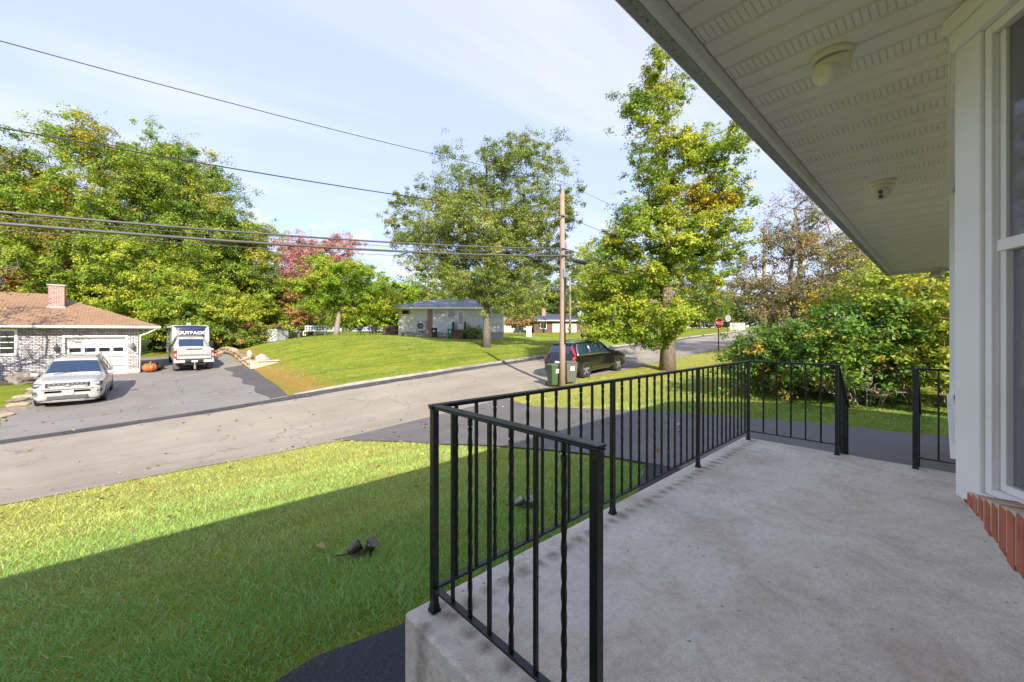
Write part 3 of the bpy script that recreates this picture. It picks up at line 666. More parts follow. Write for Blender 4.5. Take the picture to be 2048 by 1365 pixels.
cam1.scale = (.86,)*3; cam2.scale = (.95,)*3
mb = MB()
for r_, w in ((0, .03), (1, .026), (2, .016)):
    xx = 0
    for k in range(5):
        ww = .0035+.002*((k*7+r_*3) % 3)
        a0 = R(242)+(k-2)*.085; zz = -.05-.009*r_; rr = .0685-.004*r_
        p = Vector((rr*math.cos(a0), rr*math.sin(a0), zz)); M = Matrix.Translation(p)@Matrix.Rotation(a0, 4, 'Z'); mb.box(-.002, .0012, -ww/2, ww/2, -.0022, .0022, 0, M)
cm = obj('print_marks', mb, 'grey_plastic', cam1)
fl = thing('floodlight', 'small white floodlight under the far end of the soffit', 'lamp', (9.42, .05, SZ))
mb = MB(); mb.lathe([(.05, 0), (.05, -.03), (.03, -.04)], 20); obj('base', mb, 'cam_white', fl)
mb = MB(); mb.tube([(0,0,-.03), (-.02,.01,-.06), (-.05,.02,-.075)], .012, 8); obj('arm', mb, 'cam_white', fl)
M = Matrix.Translation((-.07, .02, -.10))@Matrix.Rotation(R(55), 4, 'Z')@Matrix.Rotation(R(35), 4, 'X')
mb = MB(); mb.box(-.085, .085, -.02, .02, -.06, .06, 0, M); obj('head', mb, 'cam_white', fl, .008)
mb = MB(); mb.box(-.072, .072, .0205, .023, -.048, .048, 0, M); obj('lens', mb, 'lamp_lens', fl)
# ------------------------------------------------------------------ trees
def leaf_mesh(name, P, Nrm, size, colr, rs, mat='leaf', aspect=.62, fold=.25, tri=True):
    """one folded kite (two triangles) per leaf"""
    n = len(P); r1 = rs.normal(size=(n, 3)); t = np.cross(Nrm, r1); t /= np.linalg.norm(t, axis=1, keepdims=True)+1e-9; b = np.cross(Nrm, t)
    s = size[:, None]; k = 3 if tri else 4
    if tri: V = np.stack([P-t*s*.55-b*s*.2, P+b*s*.55*aspect*1.25+Nrm*s*fold*.5, P+t*s*.55-b*s*.2*rs.uniform(.2, 1.6, (n, 1))], 1)
    else: V = np.stack([P-t*s*.5, P+b*s*.5*aspect+Nrm*s*fold*.5, P+t*s*.5, P-b*s*.5*aspect+Nrm*s*fold*.5], 1)
    V = V.reshape(-1, 3).astype(np.float32); me = bpy.data.meshes.new(name); me.vertices.add(k*n); me.vertices.foreach_set('co', V.ravel())
    idx = np.arange(n)*k; tri_ = (np.stack([idx, idx+1, idx+2], 1) if tri else np.stack([idx, idx+1, idx+2, idx, idx+2, idx+3], 1)).ravel().astype(np.int32); nf = len(tri_)//3
    me.loops.add(3*nf); me.loops.foreach_set('vertex_index', tri_); me.polygons.add(nf)
    me.polygons.foreach_set('loop_start', np.arange(0, 3*nf, 3, dtype=np.int32)); me.polygons.foreach_set('loop_total', np.full(nf, 3, np.int32))
    me.update(calc_edges=True); me.validate()
    ca = me.color_attributes.new('Col', 'FLOAT_COLOR', 'POINT'); cc = np.ones((n, k, 4), np.float32); cc[:, :, :3] = colr[:, None, :]; ca.data.foreach_set('color', cc.ravel())
    me.materials.append(MT[mat]); return me
def unit(a): return a/(np.linalg.norm(a, axis=-1, keepdims=True)+1e-9)
def tree(name, label, loc, lobes, trunk_r, trunk_h, palette, nleaf, leaf=.16, clump=.75, nclump=90, seed=1, bark_m='bark_maple', lean=(0, 0), group=None, cat='tree',
         bare=.0, stems=1, flat=.75, shell=.5, col_var=.16, patches=(), minbranch=.012, crown_name='crown', tw=3, cut=None):
    """lobes: (x, y, z, rx, ry, rz, weight) in metres above the base; palette: (colour, weight)"""
    rs = np.random.RandomState(seed); root = thing(name, label, cat, loc, 0, group)
    w = np.array([l[6] for l in lobes], float); w /= w.sum(); cl = []
    tries = 0
    while len(cl) < nclump and tries < nclump*40:
        tries += 1; l = lobes[rs.choice(len(lobes), p=w)]
        d = unit(rs.normal(size=3)); r = rs.uniform(shell**3, 1)**(1/3.)
        p = np.array(l[:3])+d*r*np.array(l[3:6])
        if p[2] < .25*clump or (cut and cut(p)): continue
        if cl and min(((np.array(cl)-p)**2).sum(1)) < (clump*.62)**2: continue
        cl.append(p)
    cl = np.array(cl); top = trunk_h
    # skeleton nodes: trunk(s), then branches grown to each clump from the nearest suitable node
    nodes = []; par = []; 
    for sidx in range(stems):
        a = rs.uniform(0, 2*PI); bx, by = (0, 0) if stems == 1 else (math.cos(a)*.25, math.sin(a)*.25); prev = -1; nseg = 9
        ox, oy = (lean[0], lean[1]) if stems == 1 else (math.cos(a)*top*.35, math.sin(a)*top*.35)
        for i in range(nseg+1):
            f = i/nseg; nodes.append(np.array([bx+ox*f**1.3+rs.normal()*.012*top*f, by+oy*f**1.3+rs.normal()*.012*top*f, -.15+(top+.15)*f])); par.append(prev); prev = len(nodes)-1
    ax = np.array([lean[0]*.5, lean[1]*.5]); order = np.argsort(np.hypot(cl[:, 0]-ax[0], cl[:, 1]-ax[1])+.25*np.abs(cl[:, 2]-top*.6)); tips = []
    for ci in order:
        p = cl[ci]; A = np.array(nodes); dv = p-A; dist = np.linalg.norm(dv, axis=1); up = dv[:, 2]
        cost = dist+np.where(up < .15*dist, 1.5*(.15*dist-up), 0)+np.where(A[:, 2] < top*.22, 3.0, 0)
        j = int(np.argmin(cost)); q = A[j]; L = dist[j]; ns = max(2, int(L/.7)); prev = j; wv = rs.normal(size=3)*L*.09; wv[2] -= L*.05
        for k in range(1, ns+1):
            f = k/ns; nodes.append(q+(p-q)*f+wv*math.sin(f*PI)+rs.normal(size=3)*.03); par.append(prev); prev = len(nodes)-1
        tips.append((prev, ci))
    cnt = np.zeros(len(nodes))
    for t_, _ in tips:
        k = t_
        while k >= 0: cnt[k] += 1; k = par[k]
    rad = np.maximum(minbranch, trunk_r*.9*np.sqrt(np.maximum(cnt, .2)/max(1, cnt.max())))
    kids = {}
    for i, p in enumerate(par): kids.setdefault(p, []).append(i)
    mb = MB(); done = set()
    def chain(i):
        c = [par[i]] if par[i] >= 0 else []
        c.append(i)
        while kids.get(c[-1]):
            ks = kids[c[-1]]; b_ = max(ks, key=lambda k: cnt[k]); c.append(b_)
        return c
    stack = list(kids.get(-1, [])); 
    main = True
    tm = MB()
    while stack:
        i = stack.pop(0); c = chain(i); pts = [nodes[k] for k in c]; rr = [rad[k] for k in c]
        if par[i] >= 0: rr[0] = min(rr[0], rad[i]*1.15)
        first = par[i] < 0
        if first:
            rr[0] = trunk_r*1.35 if stems == 1 else rr[0]*1.2
            if len(rr) > 1: rr[1] = trunk_r*1.02 if stems == 1 else rr[1]
        (tm if first else mb).tube(pts, rr, 10 if first else (6 if rr[0] > .05 else 4))
        for k in c[(0 if first else 1):]:
            for kk in kids.get(k, []):
                if kk not in c: stack.append(kk)
    nt_ = 0
    for t_, ci in tips:                                   # twigs
        p = nodes[t_]
        for _ in range(tw):
            d = unit(rs.normal(size=3)+np.array([0, 0, .25])); e = p+d*clump*rs.uniform(.6, 1.1); m_ = p+d*clump*.45+rs.normal(size=3)*.05
            mb.tube([p, m_, e], [minbranch, minbranch*.8, minbranch*.4], 3, 0, False)
    tm_o = obj('trunk', tm, bark_m, root)
    if mb.v: obj('branches', mb, bark_m, root)
    # leaves
    keep = rs.uniform(size=len(cl)) >= bare
    kc = cl[keep] if keep.any() else cl[:1]
    wgt = rs.uniform(.55, 1.45, len(kc)); per = rs.multinomial(nleaf, wgt/wgt.sum()) if nleaf else np.zeros(len(kc), int)
    if nleaf:
        ids = np.repeat(np.arange(len(kc)), per); n = len(ids)
        # every clump is a handful of leafy sprigs drawn out along its branch, so the outline stays ragged
        nsp = 11; M_ = len(kc); cs = clump*rs.uniform(.7, 1.35, M_); out = kc-np.array([lean[0]*.5, lean[1]*.5, 0]); out[:, 2] *= .15; out = unit(out)
        spc = rs.normal(size=(M_, nsp, 3))*.52; al = (spc*out[:, None, :]).sum(-1, keepdims=True); spc = spc+out[:, None, :]*al*.6; spc[..., 2] *= flat*.85
        spc = spc*cs[:, None, None]; spc[..., 2] -= .16*np.hypot(spc[..., 0], spc[..., 1])**2/clump; sw = rs.uniform(.1, 1, (M_, nsp))**1.5; sw /= sw.sum(1, keepdims=True)
        cum = sw.cumsum(1)[ids]; pick = (rs.uniform(size=(n, 1)) > cum).sum(1).clip(0, nsp-1)
        off = rs.normal(size=(n, 3))*(cs[ids]*.21)[:, None]; off[:, 2] *= .7; off = spc[ids, pick]+off
        P = kc[ids]+off; sub = unit(rs.normal(size=(n, 3)))
        Nn = unit(unit(off)*.55+np.array([0, 0, .75])+sub*.75)
        pc = np.array([c for c, _ in palette]); pw_ = np.array([x for _, x in palette], float); pw_ /= pw_.sum()
        ccol = pc[rs.choice(len(pc), size=len(kc), p=pw_)]; mixv = rs.uniform(.2, .7, n)[:, None]
        colr = ccol[ids]*(1-mixv*.5)+pc[rs.choice(len(pc), size=n, p=pw_)]*mixv*.5
        for (cx, cy, cz, rr_, colp, amt) in patches:      # turned foliage: an autumn patch on the crown
            dd = np.linalg.norm(kc-np.array([cx, cy, cz]), axis=1); sel = (dd < rr_)[ids]&(rs.uniform(size=n) < amt)
            colr[sel] = np.array(colp)*rs.uniform(.75, 1.2, sel.sum())[:, None]
        colr = colr*(1+rs.normal(size=(n, 1))*col_var); colr = np.clip(colr, .005, .9)
        me = leaf_mesh(crown_name, P, Nn, leaf*rs.uniform(.6, 1.25, n), colr, rs); obj(crown_name, me, None, root)
    return root
def at(px, py, d):
    l = (px-1024)/805*d
    return np.array([.6825*d+.7309*l, .7309*d-.6825*l])
def ground_at(px, d):
    p = at(px, 0, d); return (float(p[0]), float(p[1]), tz(*p))
GM = [((0.264,0.371,0.037), 3), ((0.380,0.467,0.045), 3), ((0.508,0.521,0.058), 2), ((0.162,0.265,0.037), 2)]
GD = [((0.138,0.243,0.033), 3), ((0.218,0.318,0.041), 3), ((0.322,0.392,0.045), 2), ((0.461,0.423,0.062), 1)]
GB = [((0.230,0.349,0.037), 3), ((0.346,0.436,0.045), 3), ((0.172,0.265,0.037), 2), ((0.508,0.423,0.062), .8), ((0.691,0.276,0.081), .35)]
OLIVE = [((0.238,0.302,0.057),3),((0.302,0.353,0.068),3),((0.371,0.403,0.099),2),((0.162,0.235,0.044),1.5)]
LIME = [((.26,.39,.03),3),((.34,.45,.035),3),((.46,.48,.045),2),((.15,.28,.025),2)]
PINK = [((.58,.27,.25),3),((.66,.37,.33),3),((.48,.18,.17),2),((.58,.40,.25),1.4)]
PEACH = [((.62,.34,.16),3),((.5,.3,.13),2),((.32,.30,.08),2),((.55,.25,.14),1)]
BROWN = [((.30,.235,.12),3),((.36,.29,.15),3),((.24,.235,.095),3),((.42,.29,.13),.8),((.20,.23,.07),2)]
def LB(off, z, r_, rz, w=None, dep=0):
    """crown lobe given by its offset across the street view, height and radii"""
    return (off*.7309+dep*.6825, -off*.6825+dep*.7309, z, r_, r_, rz, w if w else r_*r_*rz)
# big street maple by the road
g = ground_at(1335, 21.7)
tree('maple_tree', 'tall lime green maple with orange patch standing beside the road and stop sign', g,
     [LB(.3,16.0,1.5,1.5),LB(-1.2,13.9,1.5,1.1),LB(2.3,12.4,1.9,1.3),LB(-.1,11.3,2.0,1.5),LB(2.7,9.5,1.5,1.1),LB(.9,9.0,2.0,1.1),LB(-2.7,8.4,1.6,.9),LB(-.2,7.0,3.3,1.4),LB(2.0,6.3,2.0,1.2),LB(-2.3,5.0,2.4,1.5),LB(1.5,4.9,2.0,1.2),LB(-1.3,2.8,2.9,1.2),LB(-1.6,1.9,2.3,.7,5),LB(-2.9,2.5,1.5,.8,3),LB(1.0,3.1,1.5,.9),LB(-.4,13.0,1.2,1.2),LB(-3.4,3.6,1.4,1.0)], .34, 15.2, GM, 150000, .135, .56, 350, 5, 'bark_maple', shell=.3, cut=lambda p: .7309*p[0]-.6825*p[1] > .5+.62*max(0, p[2]-2.4),
     patches=(LB(1.3,9.2,1.4,1)[:3]+(1.3,(.60,.36,.05),.5), LB(2.6,8.6,1,1)[:3]+(1.1,(.58,.42,.05),.7), LB(1.9,4.2,1,1)[:3]+(1.5,(.50,.46,.05),.55), (0,0,16.4,1.6,(.42,.43,.06),.5)))
# pale airy elm on the neighbour's lawn
g = ground_at(973, 33)
tree('elm_tree', 'wide airy pale green tree growing on the neighbour bank in front of white house', g,
     [LB(4.2,17.0,1.9,1.4),LB(1.6,15.2,2.6,1.6),LB(-1.8,13.2,3.0,1.8),LB(-5.2,11.3,2.9,1.9),LB(4.4,11.6,3.2,2.4),LB(5.0,14.4,1.9,1.4),LB(-.4,9.6,5.0,2.4),LB(-5.0,8.2,2.6,1.8),LB(4.9,7.6,2.4,2.0),LB(-.5,5.8,3.9,1.7),LB(2.7,5.2,2.3,1.3),LB(-7.0,9.6,1.5,1.1),LB(1.0,3.9,1.9,.9,6),LB(2.4,3.5,2.0,1.0,6),LB(-2.6,7.0,2.6,1.6),LB(2.0,8.0,3.0,2.0),LB(2.2,12.8,2.6,1.6),LB(-2.6,16.0,.8,1.2,1.0)], .30, 15.0, OLIVE, 205000, .135, .74, 470, 11, 'bark_grey', flat=.9, shell=.2)
# lime tree, pink maple, peach tree behind the bank
g = ground_at(672, 40.5); g = (g[0], g[1], g[2])
tree('lime_tree', 'round bright green tree with leaning pale trunk on the bank top', g,
     [(1.3,-.6,4.9,4.0,3.8,3.0,4),(.4,.4,6.2,2.8,2.6,2.0,2),(3.2,-2.4,3.6,2.2,2.2,1.6,1),(-1.6,1.4,4.0,2.2,2.0,1.8,1)], .26, 5.5, LIME, 75000, .16, .72, 150, 21, 'bark_pale', lean=(1.0,-.6), patches=((-1.2,2.0,7.0,2.0,(.34,.33,.03),.6),))
g = ground_at(622, 58)
tree('pink_maple_tree', 'pink and crimson autumn tree behind the round green one', g,
     [(0,0,10.0,5.6,5.0,4.0,4),(-2.2,1.8,12.0,3.0,3.0,2.4,1.6),(2.4,-2,12.2,3.0,3.0,2.2,1.6),(-1,1,6.5,4.5,4.2,2.6,2)], .3, 10, PINK, 60000, .2, .98, 130, 31, 'bark_grey', patches=((-2,2,5.5,3.2,(.42,.2,.07),.7),))
g = ground_at(598, 50)
tree('peach_tree', 'low peach orange autumn tree between the shed and the white bench', g,
     [(0,0,4.2,2.6,2.4,2.0,3),(.6,-.4,6.4,1.9,1.8,1.5,1.6),(-.6,.6,2.4,1.8,1.8,1.2,1)], .14, 5, PEACH, 26000, .17, .62, 75, 37, 'bark_grey')
# wood behind the brick house
LEFT = [(40, 41, 20.5, 7.5, GB, 51, 'spreading green and russet tree rising over the brick house at the picture edge'),
        (205, 44, 25.6, 9.4, GB, 52, 'tallest broad tree behind the brick house with rust patches'),
        (352, 43, 22.8, 7.9, GD, 53, 'tall dark green tree behind the trailer'),
        (110, 37.5, 13.5, 5.6, GB, 54, 'lower yellow green tree right behind the brick chimney'),
        (270, 38, 12.0, 4.6, GM, 55, 'bright green tree behind the garage corner'),
        (432, 46, 15.5, 4.8, GM, 56, 'mid height green tree right of the tall dark one'),
        (395, 39, 7.8, 3.2, GM, 57, 'leafy green tree just behind the white trailer')]
for (px, d, h, r_, pal, sd, lab) in LEFT:
    g = ground_at(px, d); rs_ = random.Random(sd)
    lob = [(0,0,h*.62,r_,r_*.9,h*.27,4),(rs_.uniform(-.3,.3)*r_,rs_.uniform(-.3,.3)*r_,h*.80,r_*.7,r_*.7,h*.17,2.2),(-.45*r_,.4*r_,h*.52,r_*.6,r_*.6,h*.2,1.4),(.5*r_,-.45*r_,h*.5,r_*.62,r_*.6,h*.2,1.4),(0,0,h*.3,r_*.75,r_*.7,h*.16,1.6)]
    pt_ = ((-.4*r_,.3*r_,h*.62,2.9,(.46,.20,.08),.8),(.2*r_,.1*r_,h*.5,2.2,(.48,.22,.08),.75),(0,-.2*r_,h*.86,3.2,(.26,.23,.035),.6)) if pal is GB else ()
    tree('broadleaf_tree', lab, g, lob, .016*h+.07, h*.78, pal, int(42000+h*4300), .20 if h > 15 else .17, 1.12 if h > 15 else .85, int(120+h*8), sd, 'bark_grey', group='trees behind the brick house', patches=pt_, shell=.45)
# shrubs and trees along the back of the bank
MID = [(490, 45, 9.6, 3.6, GM, 61, 'green tree with drooping crown left of the pink maple'), (545, 50, 8.6, 2.8, GD, 62, 'darker green tree touching the pink maple'),
       (455, 41, 3.6, 2.4, PEACH[:1]+GD, 63, 'low yellowing bush beside the pickup')]
for (px, d, h, r_, pal, sd, lab) in MID:
    g = ground_at(px, d)
    tree('garden_tree', lab, g, [(0,0,h*.6,r_,r_,h*.32,3),(.4,-.3,h*.3,r_*.95,r_*.95,h*.24,2)], .02*h, h*.7, pal, 34000, .18, .72, 100, sd, 'bark_grey', group='trees at the back of the bank')
FAR = [(775, 62, 9.5, 3.8, LIME, 71, 'yellow green tree beside the white house roof'), (1085, 82, 15.5, 5.5, GD, 72, 'dark green tree behind the far navy roof'), (1190, 74, 17.5, 6.5, GM, 73, 'broad bright tree behind the utility pole'),
       (1275, 80, 16.0, 6.0, GD, 74, 'green tree seen through the maple'), (1400, 85, 15.0, 6.5, GD, 75, 'dark tree above the stop sign'), (1010, 88, 14.0, 6.0, GD, 76, 'distant green tree behind the elm'),
       (860, 80, 12.5, 6.0, OLIVE, 77, 'grey green tree behind the white house'), (560, 82, 13.5, 6.0, GD, 78, 'far dark tree left of the pink maple'), (700, 85, 12.0, 6.0, GD, 79, 'far dark tree behind the round green one'), (940, 95, 13, 6, GB, 80, 'distant tree right of white house roof')]
for (px, d, h, r_, pal, sd, lab) in FAR:
    g = ground_at(px, d)
    tree('distant_tree', lab, g, [(0,0,h*.6,r_,r_,h*.34,3),(.2*r_,0,h*.32,r_*.9,r_*.9,h*.22,2)], .018*h, h*.7, pal, 17000, .36, 1.15, 95, sd, 'bark_grey', group='distant trees')
# brown thinning tree and yellow one right of the stop sign
g = ground_at(1585, 25.5)
tree('brown_tree', 'half bare brown and olive tree to the right of the stop sign', g,
     [(0,0,5.2,3.9,3.7,2.6,4),(.6,-.4,7.4,2.8,2.6,1.7,1.6),(-.6,.6,3.4,3.4,3.2,1.5,2)], .22, 7, BROWN, 24000, .135, .62, 150, 81, 'bark_grey', bare=.1)
tree('bare_tree', 'leafless grey branches showing above the brown tree', ground_at(1600, 27), [(0,0,8.6,3.2,3.0,2.6,3),(.8,-.8,10.6,2.0,2.0,1.5,1)], .16, 9.5, BROWN, 1700, .13, .7, 120, 82, 'bark_pale', bare=.55, tw=6, minbranch=.014)
g = ground_at(1722, 27)
tree('yellow_tree', 'yellow green tree under the far end of the roof gutter', g, [(0,0,4.6,2.9,2.8,2.6,3),(-.5,.5,6.6,1.8,1.7,1.2,1),(.6,-.6,2.6,3,2.8,1.6,1.5)], .2, 6, [((.36,.38,.04),3),((.45,.40,.04),2),((.22,.30,.03),2)], 26000, .16, .65, 110, 83)
g = ground_at(1800, 24)
tree('yellow_tree', 'green tree behind the hedge near the neighbour roof', g, [(0,0,3.4,2.8,2.8,2.0,3),(.6,-.6,1.8,3,2.8,1.2,1.5)], .2, 5, GM, 17000, .16, .65, 90, 84)
# hedge of tall shrubs beyond the driveway
SHR = [((14.6,-.3),3.55,1.9,[((0.544,0.508,0.054),2),((0.362,0.435,0.045),3),((0.200,0.307,0.036),2)],91,'tall yellow green shrub beside the neighbour house',16000),
       ((14.3,1.6),2.75,1.75,[((0.181,0.307,0.036),3),((0.117,0.236,0.036),3),((0.435,0.453,0.054),1)],92,'dense green shrub in the middle of the hedge',17000),
       ((14.7,3.3),2.25,1.55,[((0.136,0.271,0.045),3),((0.200,0.326,0.054),3),((0.544,0.362,0.054),.4)],93,'rounded deep green shrub left of the hedge middle',15000),
       ((15.7,3.9),1.5,.9,[((0.145,0.254,0.054),3),((0.236,0.307,0.090),2)],94,'small loose shrub at the road end of the hedge',7000),
       ((15.9,1.0),4.0,1.9,[((0.490,0.490,0.054),3),((0.307,0.399,0.045),2),((0.616,0.490,0.073),1)],95,'highest yellowing shrub at the back of the hedge',15000)]
for ((x_, y_), h, r_, pal, sd, lab, nl) in SHR:
    tree('hedge_shrub', lab, (x_, y_, tz(x_, y_)), [(0,0,h*.60,r_*.92,r_,h*.36,3),(-.1,0,h*.34,r_*.95,r_*1.0,h*.2,1.6)], .035, h*.5, pal, int(nl*1.9), .095, .37, 135, sd, 'bark_pale', cat='shrub', group='hedge beyond the driveway', stems=7, minbranch=.009, shell=.5, tw=2)
tree('shrub_thicket', 'tangle of bare pale stems at the foot of the hedge', (13.25, 1.3, tz(13.25, 1.3)), [(0,0,.6,.7,1.3,.45,1)], .03, .7, BROWN, 500, .08, .25, 45, 97, 'bark_pale', cat='shrub', stems=9, minbranch=.008, bare=.3, tw=4)
# leafless tree in front of the brick house
g = (-7.6, 30.0, tz(-7.6, 30.0))
tree('bare_tree', 'leafless tree with tangled pale twigs in front of brick house at left edge', g, [(0,0,5.4,3.6,3.6,2.6,3),(1.2,0,3.6,2.4,2.4,1.2,1)], .16, 5.5, BROWN, 1500, .12, .6, 120, 99, 'bark_pale', bare=.4, tw=5, minbranch=.012)
# dark spruce behind the garage
def spruce(loc, h, lab):
    root = thing('spruce_tree', lab, 'tree', loc); rs = np.random.RandomState(3); mb = MB(); mb.tube([(0,0,-.1),(0,0,h*.97)], [.11,.015], 8); obj('trunk', mb, 'bark_grey', root)
    n = 15000; f = rs.uniform(0, 1, n)**.7; z = h*(.08+.9*(1-f)); lay = np.sin(z*9)*.12; rr = (h-z)*.30*(rs.uniform(.15, 1, n)**.5)+lay; a = rs.uniform(0, 2*PI, n)
    P = np.c_[rr*np.cos(a), rr*np.sin(a), z-rr*.22]; Nn = unit(np.c_[np.cos(a)*.3, np.sin(a)*.3, np.ones(n)]+rs.normal(size=(n, 3))*.4)
    obj('crown', leaf_mesh('crown', P, Nn, .2*rs.uniform(.6, 1.2, n), np.array([.018,.045,.028])*(1+rs.normal(size=(n, 1))*.25).clip(.3, 2), rs, aspect=.3), None, root)
spruce(ground_at(325, 41), 4.4, 'small dark spruce between the garage and the trailer')
# ------------------------------------------------------------------ vehicles
def catmull(P, n):
    P = np.array(P, float); out = []
    for i in range(len(P)-1):
        p0, p1, p2, p3 = P[max(i-1, 0)], P[i], P[i+1], P[min(i+2, len(P)-1)]
        for k in range(n):
            t = k/n; out.append(.5*(2*p1+(p2-p0)*t+(2*p0-5*p1+4*p2-p3)*t*t+(3*p1-p0-3*p2+p3)*t**3))
    out.append(P[-1]); return np.array(out)
class Shell:
    """car skin: cross sections from nose to tail, half profile bottom centre to roof centre"""
    def __init__(s, st, nx=4, nt=3):
        G = []
        for (x, zb, w, zt, wr, zbelt) in st:
            prof = [(0, zb), (w*.80, zb), (w*.965, zb+.10), (w, zb+.30), (w*.995, zbelt-.12), (w*.965, zbelt), (wr+.02, zt-.085), (wr*.86, zt-.015), (0, zt)]
            prof[6] = (min(prof[6][0], w*.965), max(zt-.085, zbelt+.004)); prof[7] = (wr*.86, max(zt-.015, zbelt+.008)); prof[8] = (0, max(zt, zbelt+.012))
            G.append([(x, y, z) for (y, z) in prof])
        G = np.array(G); A = catmull(G.reshape(len(st), -1), nx).reshape(-1, 9, 3)
        s.nx, s.nt = nx, nt; s.ns = len(st)
        B = np.stack([np.array([A[i, 0]+(A[i, 1]-A[i, 0])*0 for _ in [0]])[0] for i in range(len(A))]); rows = []
        for r in A: rows.append(catmull(r, nt))
        s.G = np.array(rows)
    def pt(s, a, t, side=1, off=0):
        """a: station index (float), t: profile index (float)"""
        i = min(max(a*s.nx, 0), len(s.G)-1.001); j = min(max(t*s.nt, 0), s.G.shape[1]-1.001); i0, j0 = int(i), int(j); fi, fj = i-i0, j-j0; g = s.G
        p = g[i0, j0]*(1-fi)*(1-fj)+g[i0+1, j0]*fi*(1-fj)+g[i0, j0+1]*(1-fi)*fj+g[i0+1, j0+1]*fi*fj
        if off:
            du = g[min(i0+1, len(g)-1), j0]-g[i0, j0]; dv = g[i0, j0+1]-g[i0, j0]; n = np.cross(dv, du); n = n/(np.linalg.norm(n)+1e-9)
            if n@(p-np.array([p[0]*.8, 0, .7])) < 0: n = -n
            p = p+n*off
        return (p[0], p[1]*side, p[2])
    def body(s):
        mb = MB(); g = s.G; a, b = g.shape[:2]
        for side in (1, -1):
            vs_ = [(p[0], p[1]*side, p[2]) for r in g for p in r]; fs = []
            for i in range(a-1):
                for j in range(b-1):
                    q = (i*b+j, i*b+j+1, (i+1)*b+j+1, (i+1)*b+j); fs.append(q if side < 0 else q[::-1])
            mb.add(vs_, fs, 0, True)
        for i in (0, a-1):
            ring = [(p[0], p[1], p[2]) for p in g[i]]+[(p[0], -p[1], p[2]) for p in g[i][-2:0:-1]]
            mb.add(ring, [tuple(range(len(ring)))])
        return mb
    def patch(s, corners, side=1, off=.006, n=6, rim=True):
        """corners: four (a, t) in order; bilinear patch laid on the skin, with a small rim so it has thickness"""
        mb = MB(); vs_ = []; (a0, t0), (a1, t1), (a2, t2), (a3, t3) = corners
        for lay in (off, -.012):
            for i in range(n+1):
                for j in range(n+1):
                    f, h = i/n, j/n; a = (a0*(1-f)+a1*f)*(1-h)+(a3*(1-f)+a2*f)*h; t = (t0*(1-f)+t1*f)*(1-h)+(t3*(1-f)+t2*f)*h
                    vs_.append(s.pt(a, t, side, lay))
        m = n+1; k = m*m
        fs = [(i*m+j, i*m+j+1, (i+1)*m+j+1, (i+1)*m+j) for i in range(n) for j in range(n)]
        edge = [i*m for i in range(m)]+[n*m+j for j in range(1, m)]+[i*m+n for i in range(n-1, -1, -1)]+[j for j in range(n-1, 0, -1)]
        if rim: fs += [(edge[q], edge[(q+1) % len(edge)], edge[(q+1) % len(edge)]+k, edge[q]+k) for q in range(len(edge))]
        else: vs_ = vs_[:k]
        return mb.add(vs_, fs, 0, True)
def both(s, c, **kw):
    """a patch that crosses the centre line (windscreen, rear glass)"""
    mb = MB()
    for sd in (1, -1):
        q = s.patch(c, sd, rim=False, **kw); q.v = [(v[0], 0.0 if abs(v[1]) < .012 else v[1], v[2]) for v in q.v]; mb.add(q.v, q.f, 0, True)
    return mb
def wheel(root, x, y, r, w, style='dark', spokes=5):
    sgn = 1 if y > 0 else -1; M = Matrix.Translation((x, y, r))@Matrix.Rotation(-sgn*PI/2, 4, 'X')
    wl = bpy.data.objects.new('wheel', None); COL.objects.link(wl); wl.parent = root
    mb = MB(); mb.lathe([(r*.62, -w), (r*.9, -w), (r, -w+.03), (r, -.03), (r*.95, 0), (r*.76, .004), (r*.74, -.03)], 36, 0, M); obj('tyre', mb, 'rubber', wl)
    mb = MB(); mb.lathe([(r*.75, -.06), (r*.75, -.002), (r*.69, -.002), (r*.67, -.07), (0, -.07)], 30, 0, M)
    for k in range(spokes):
        a = 2*PI*k/spokes; Q = M@Matrix.Rotation(a, 4, 'Z'); mb.box(-r*.11, -r*.025, 0, r*.70, -.05, -.006, 1, Q); mb.box(r*.025, r*.11, 0, r*.70, -.05, -.006, 1, Q)
    mb.lathe([(r*.14, -.05), (r*.14, -.008), (0, -.006)], 14, 1, M); obj('rim', mb, ['black_plastic' if style == 'dark' else 'grey_plastic', 'rim_silver'], wl)
    return wl
def well(mb, x, y, r): 
    sgn = 1 if y > 0 else -1; M = Matrix.Translation((x, y, r))@Matrix.Rotation(-sgn*PI/2, 4, 'X'); mb.lathe([(r*1.13, -.3), (r*1.13, -.0), (r*1.09, .003), (0, .003)], 36, 0, M)
def place(root, u, v, rz, wb):
    """stand a vehicle on the terrain: height and pitch from the ground under its axles"""
    d = Vector((math.cos(rz), math.sin(rz))); zf = tz(u+d.x*wb/2, v+d.y*wb/2); zr = tz(u-d.x*wb/2, v-d.y*wb/2)
    root.location = (u, v, (zf+zr)/2+.03); root.rotation_mode = 'ZYX'; root.rotation_mode = 'XYZ'; root.rotation_euler = (0, math.atan2(zr-zf, wb), rz)
